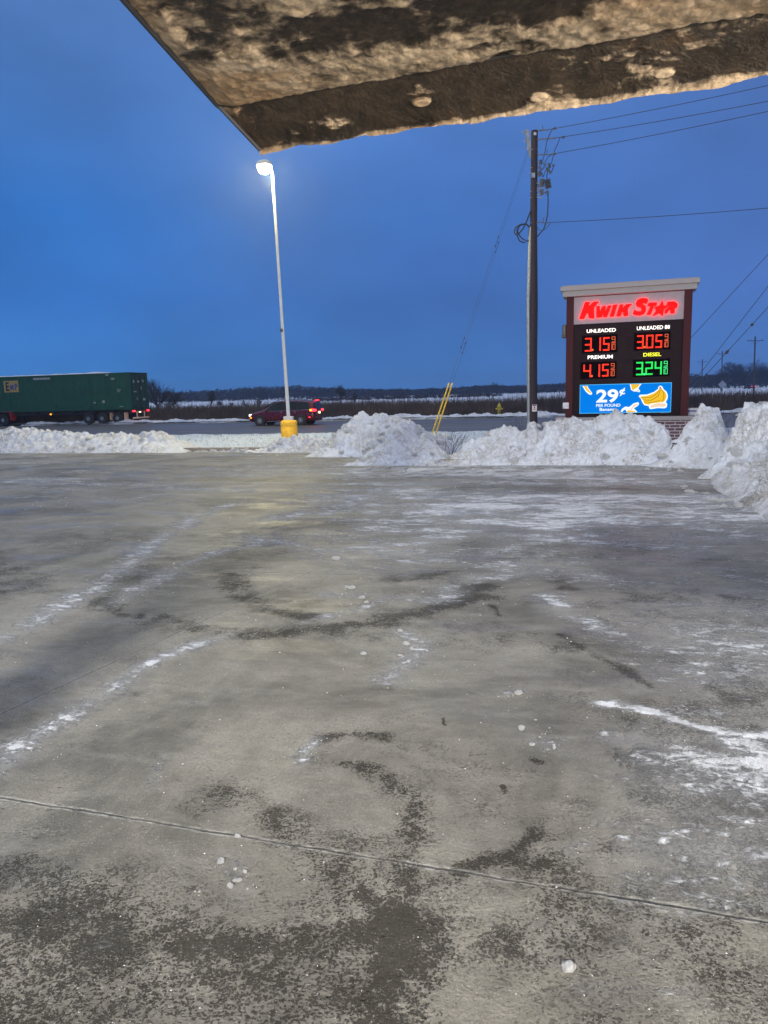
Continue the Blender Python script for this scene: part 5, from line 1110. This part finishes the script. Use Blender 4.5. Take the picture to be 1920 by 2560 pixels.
blades('field_weeds', 15000, lambda n: rng.uniform(-140, 90, n), lambda n: 84+rng.uniform(0, 1, n)**1.3*80, lambda n, u, v: rng.uniform(.06, .45, n)*(.4+.8*(fbm(np.stack([u, v*3, u*0], 1), 9, 3, 8) > .0)), .03, 'reed', 'sparse dead weeds poking through the snow field', 'weeds', .25)
blades('verge_grass', 5200, lambda n: rng.uniform(-30, 14, n), lambda n: 26+rng.uniform(0, 1, n)*9.3, lambda n, u, v: rng.uniform(.05, .26, n), .006, 'reed', 'dead grass tips poking through the snow beside the road', 'grass', .4)
# twiggy shrubs between the snow heaps
def shrub(px, py, Yd, H, seed, label):
    b = P(px, py, Yd); e = empty('bare_shrub', (b.x, Yd, 0)); tag(e, label, 'shrub', 'bare shrubs among the snow heaps'); rr = random.Random(seed); mb = MB()
    for i in range(16):
        d = Vector((rr.gauss(0, .6), rr.gauss(0, .4), 1)).normalized(); l = H*rr.uniform(.6, 1.1); p = [Vector((0, 0, 0)), d*l*.5, d*l+Vector((rr.gauss(0, .12), 0, rr.gauss(0, .05)))]; mb.tube(p, [.008, .006, .003], 4)
        for k in range(3): q_ = d*l*rr.uniform(.4, .9); mb.tube([q_, q_+(d+Vector((rr.gauss(0, .6), rr.gauss(0, .5), .2))).normalized()*l*.35], [.004, .002], 3)
    mb.build('branches', M['bark'], e)
shrub(1128, 1120, 22.6, .95, 2, 'bare thin shrub in the gap between the centre heaps and the long bank')
shrub(1295, 1075, 23.5, 1.25, 3, 'dark twiggy shrub behind the bank, just left of the utility pole')
shrub(1812, 1050, 20.5, 1.75, 4, 'bare twiggy shrub between the two big mounds at right')
shrub(1835, 1050, 20.9, 1.5, 6, 'smaller bare shrub beside the tallest snow mound')

# ------------------------------------------------------------------ thin winter haze
hz_ = bpy.data.materials.new('thin_haze'); hz_.use_nodes = True; hz_.node_tree.nodes.clear()
ho = hz_.node_tree.nodes.new('ShaderNodeOutputMaterial'); pv_ = hz_.node_tree.nodes.new('ShaderNodeVolumePrincipled')
pv_.inputs['Color'].default_value = (.75, .85, 1, 1); pv_.inputs['Density'].default_value = HAZE; pv_.inputs['Anisotropy'].default_value = .72
hz_.node_tree.links.new(pv_.outputs[0], ho.inputs['Volume'])
mb = MB(); mb.box((0, 300, 7.5), (1500, 1000, 17.5)); o = mb.build('haze', hz_); tag(o, kind='stuff')
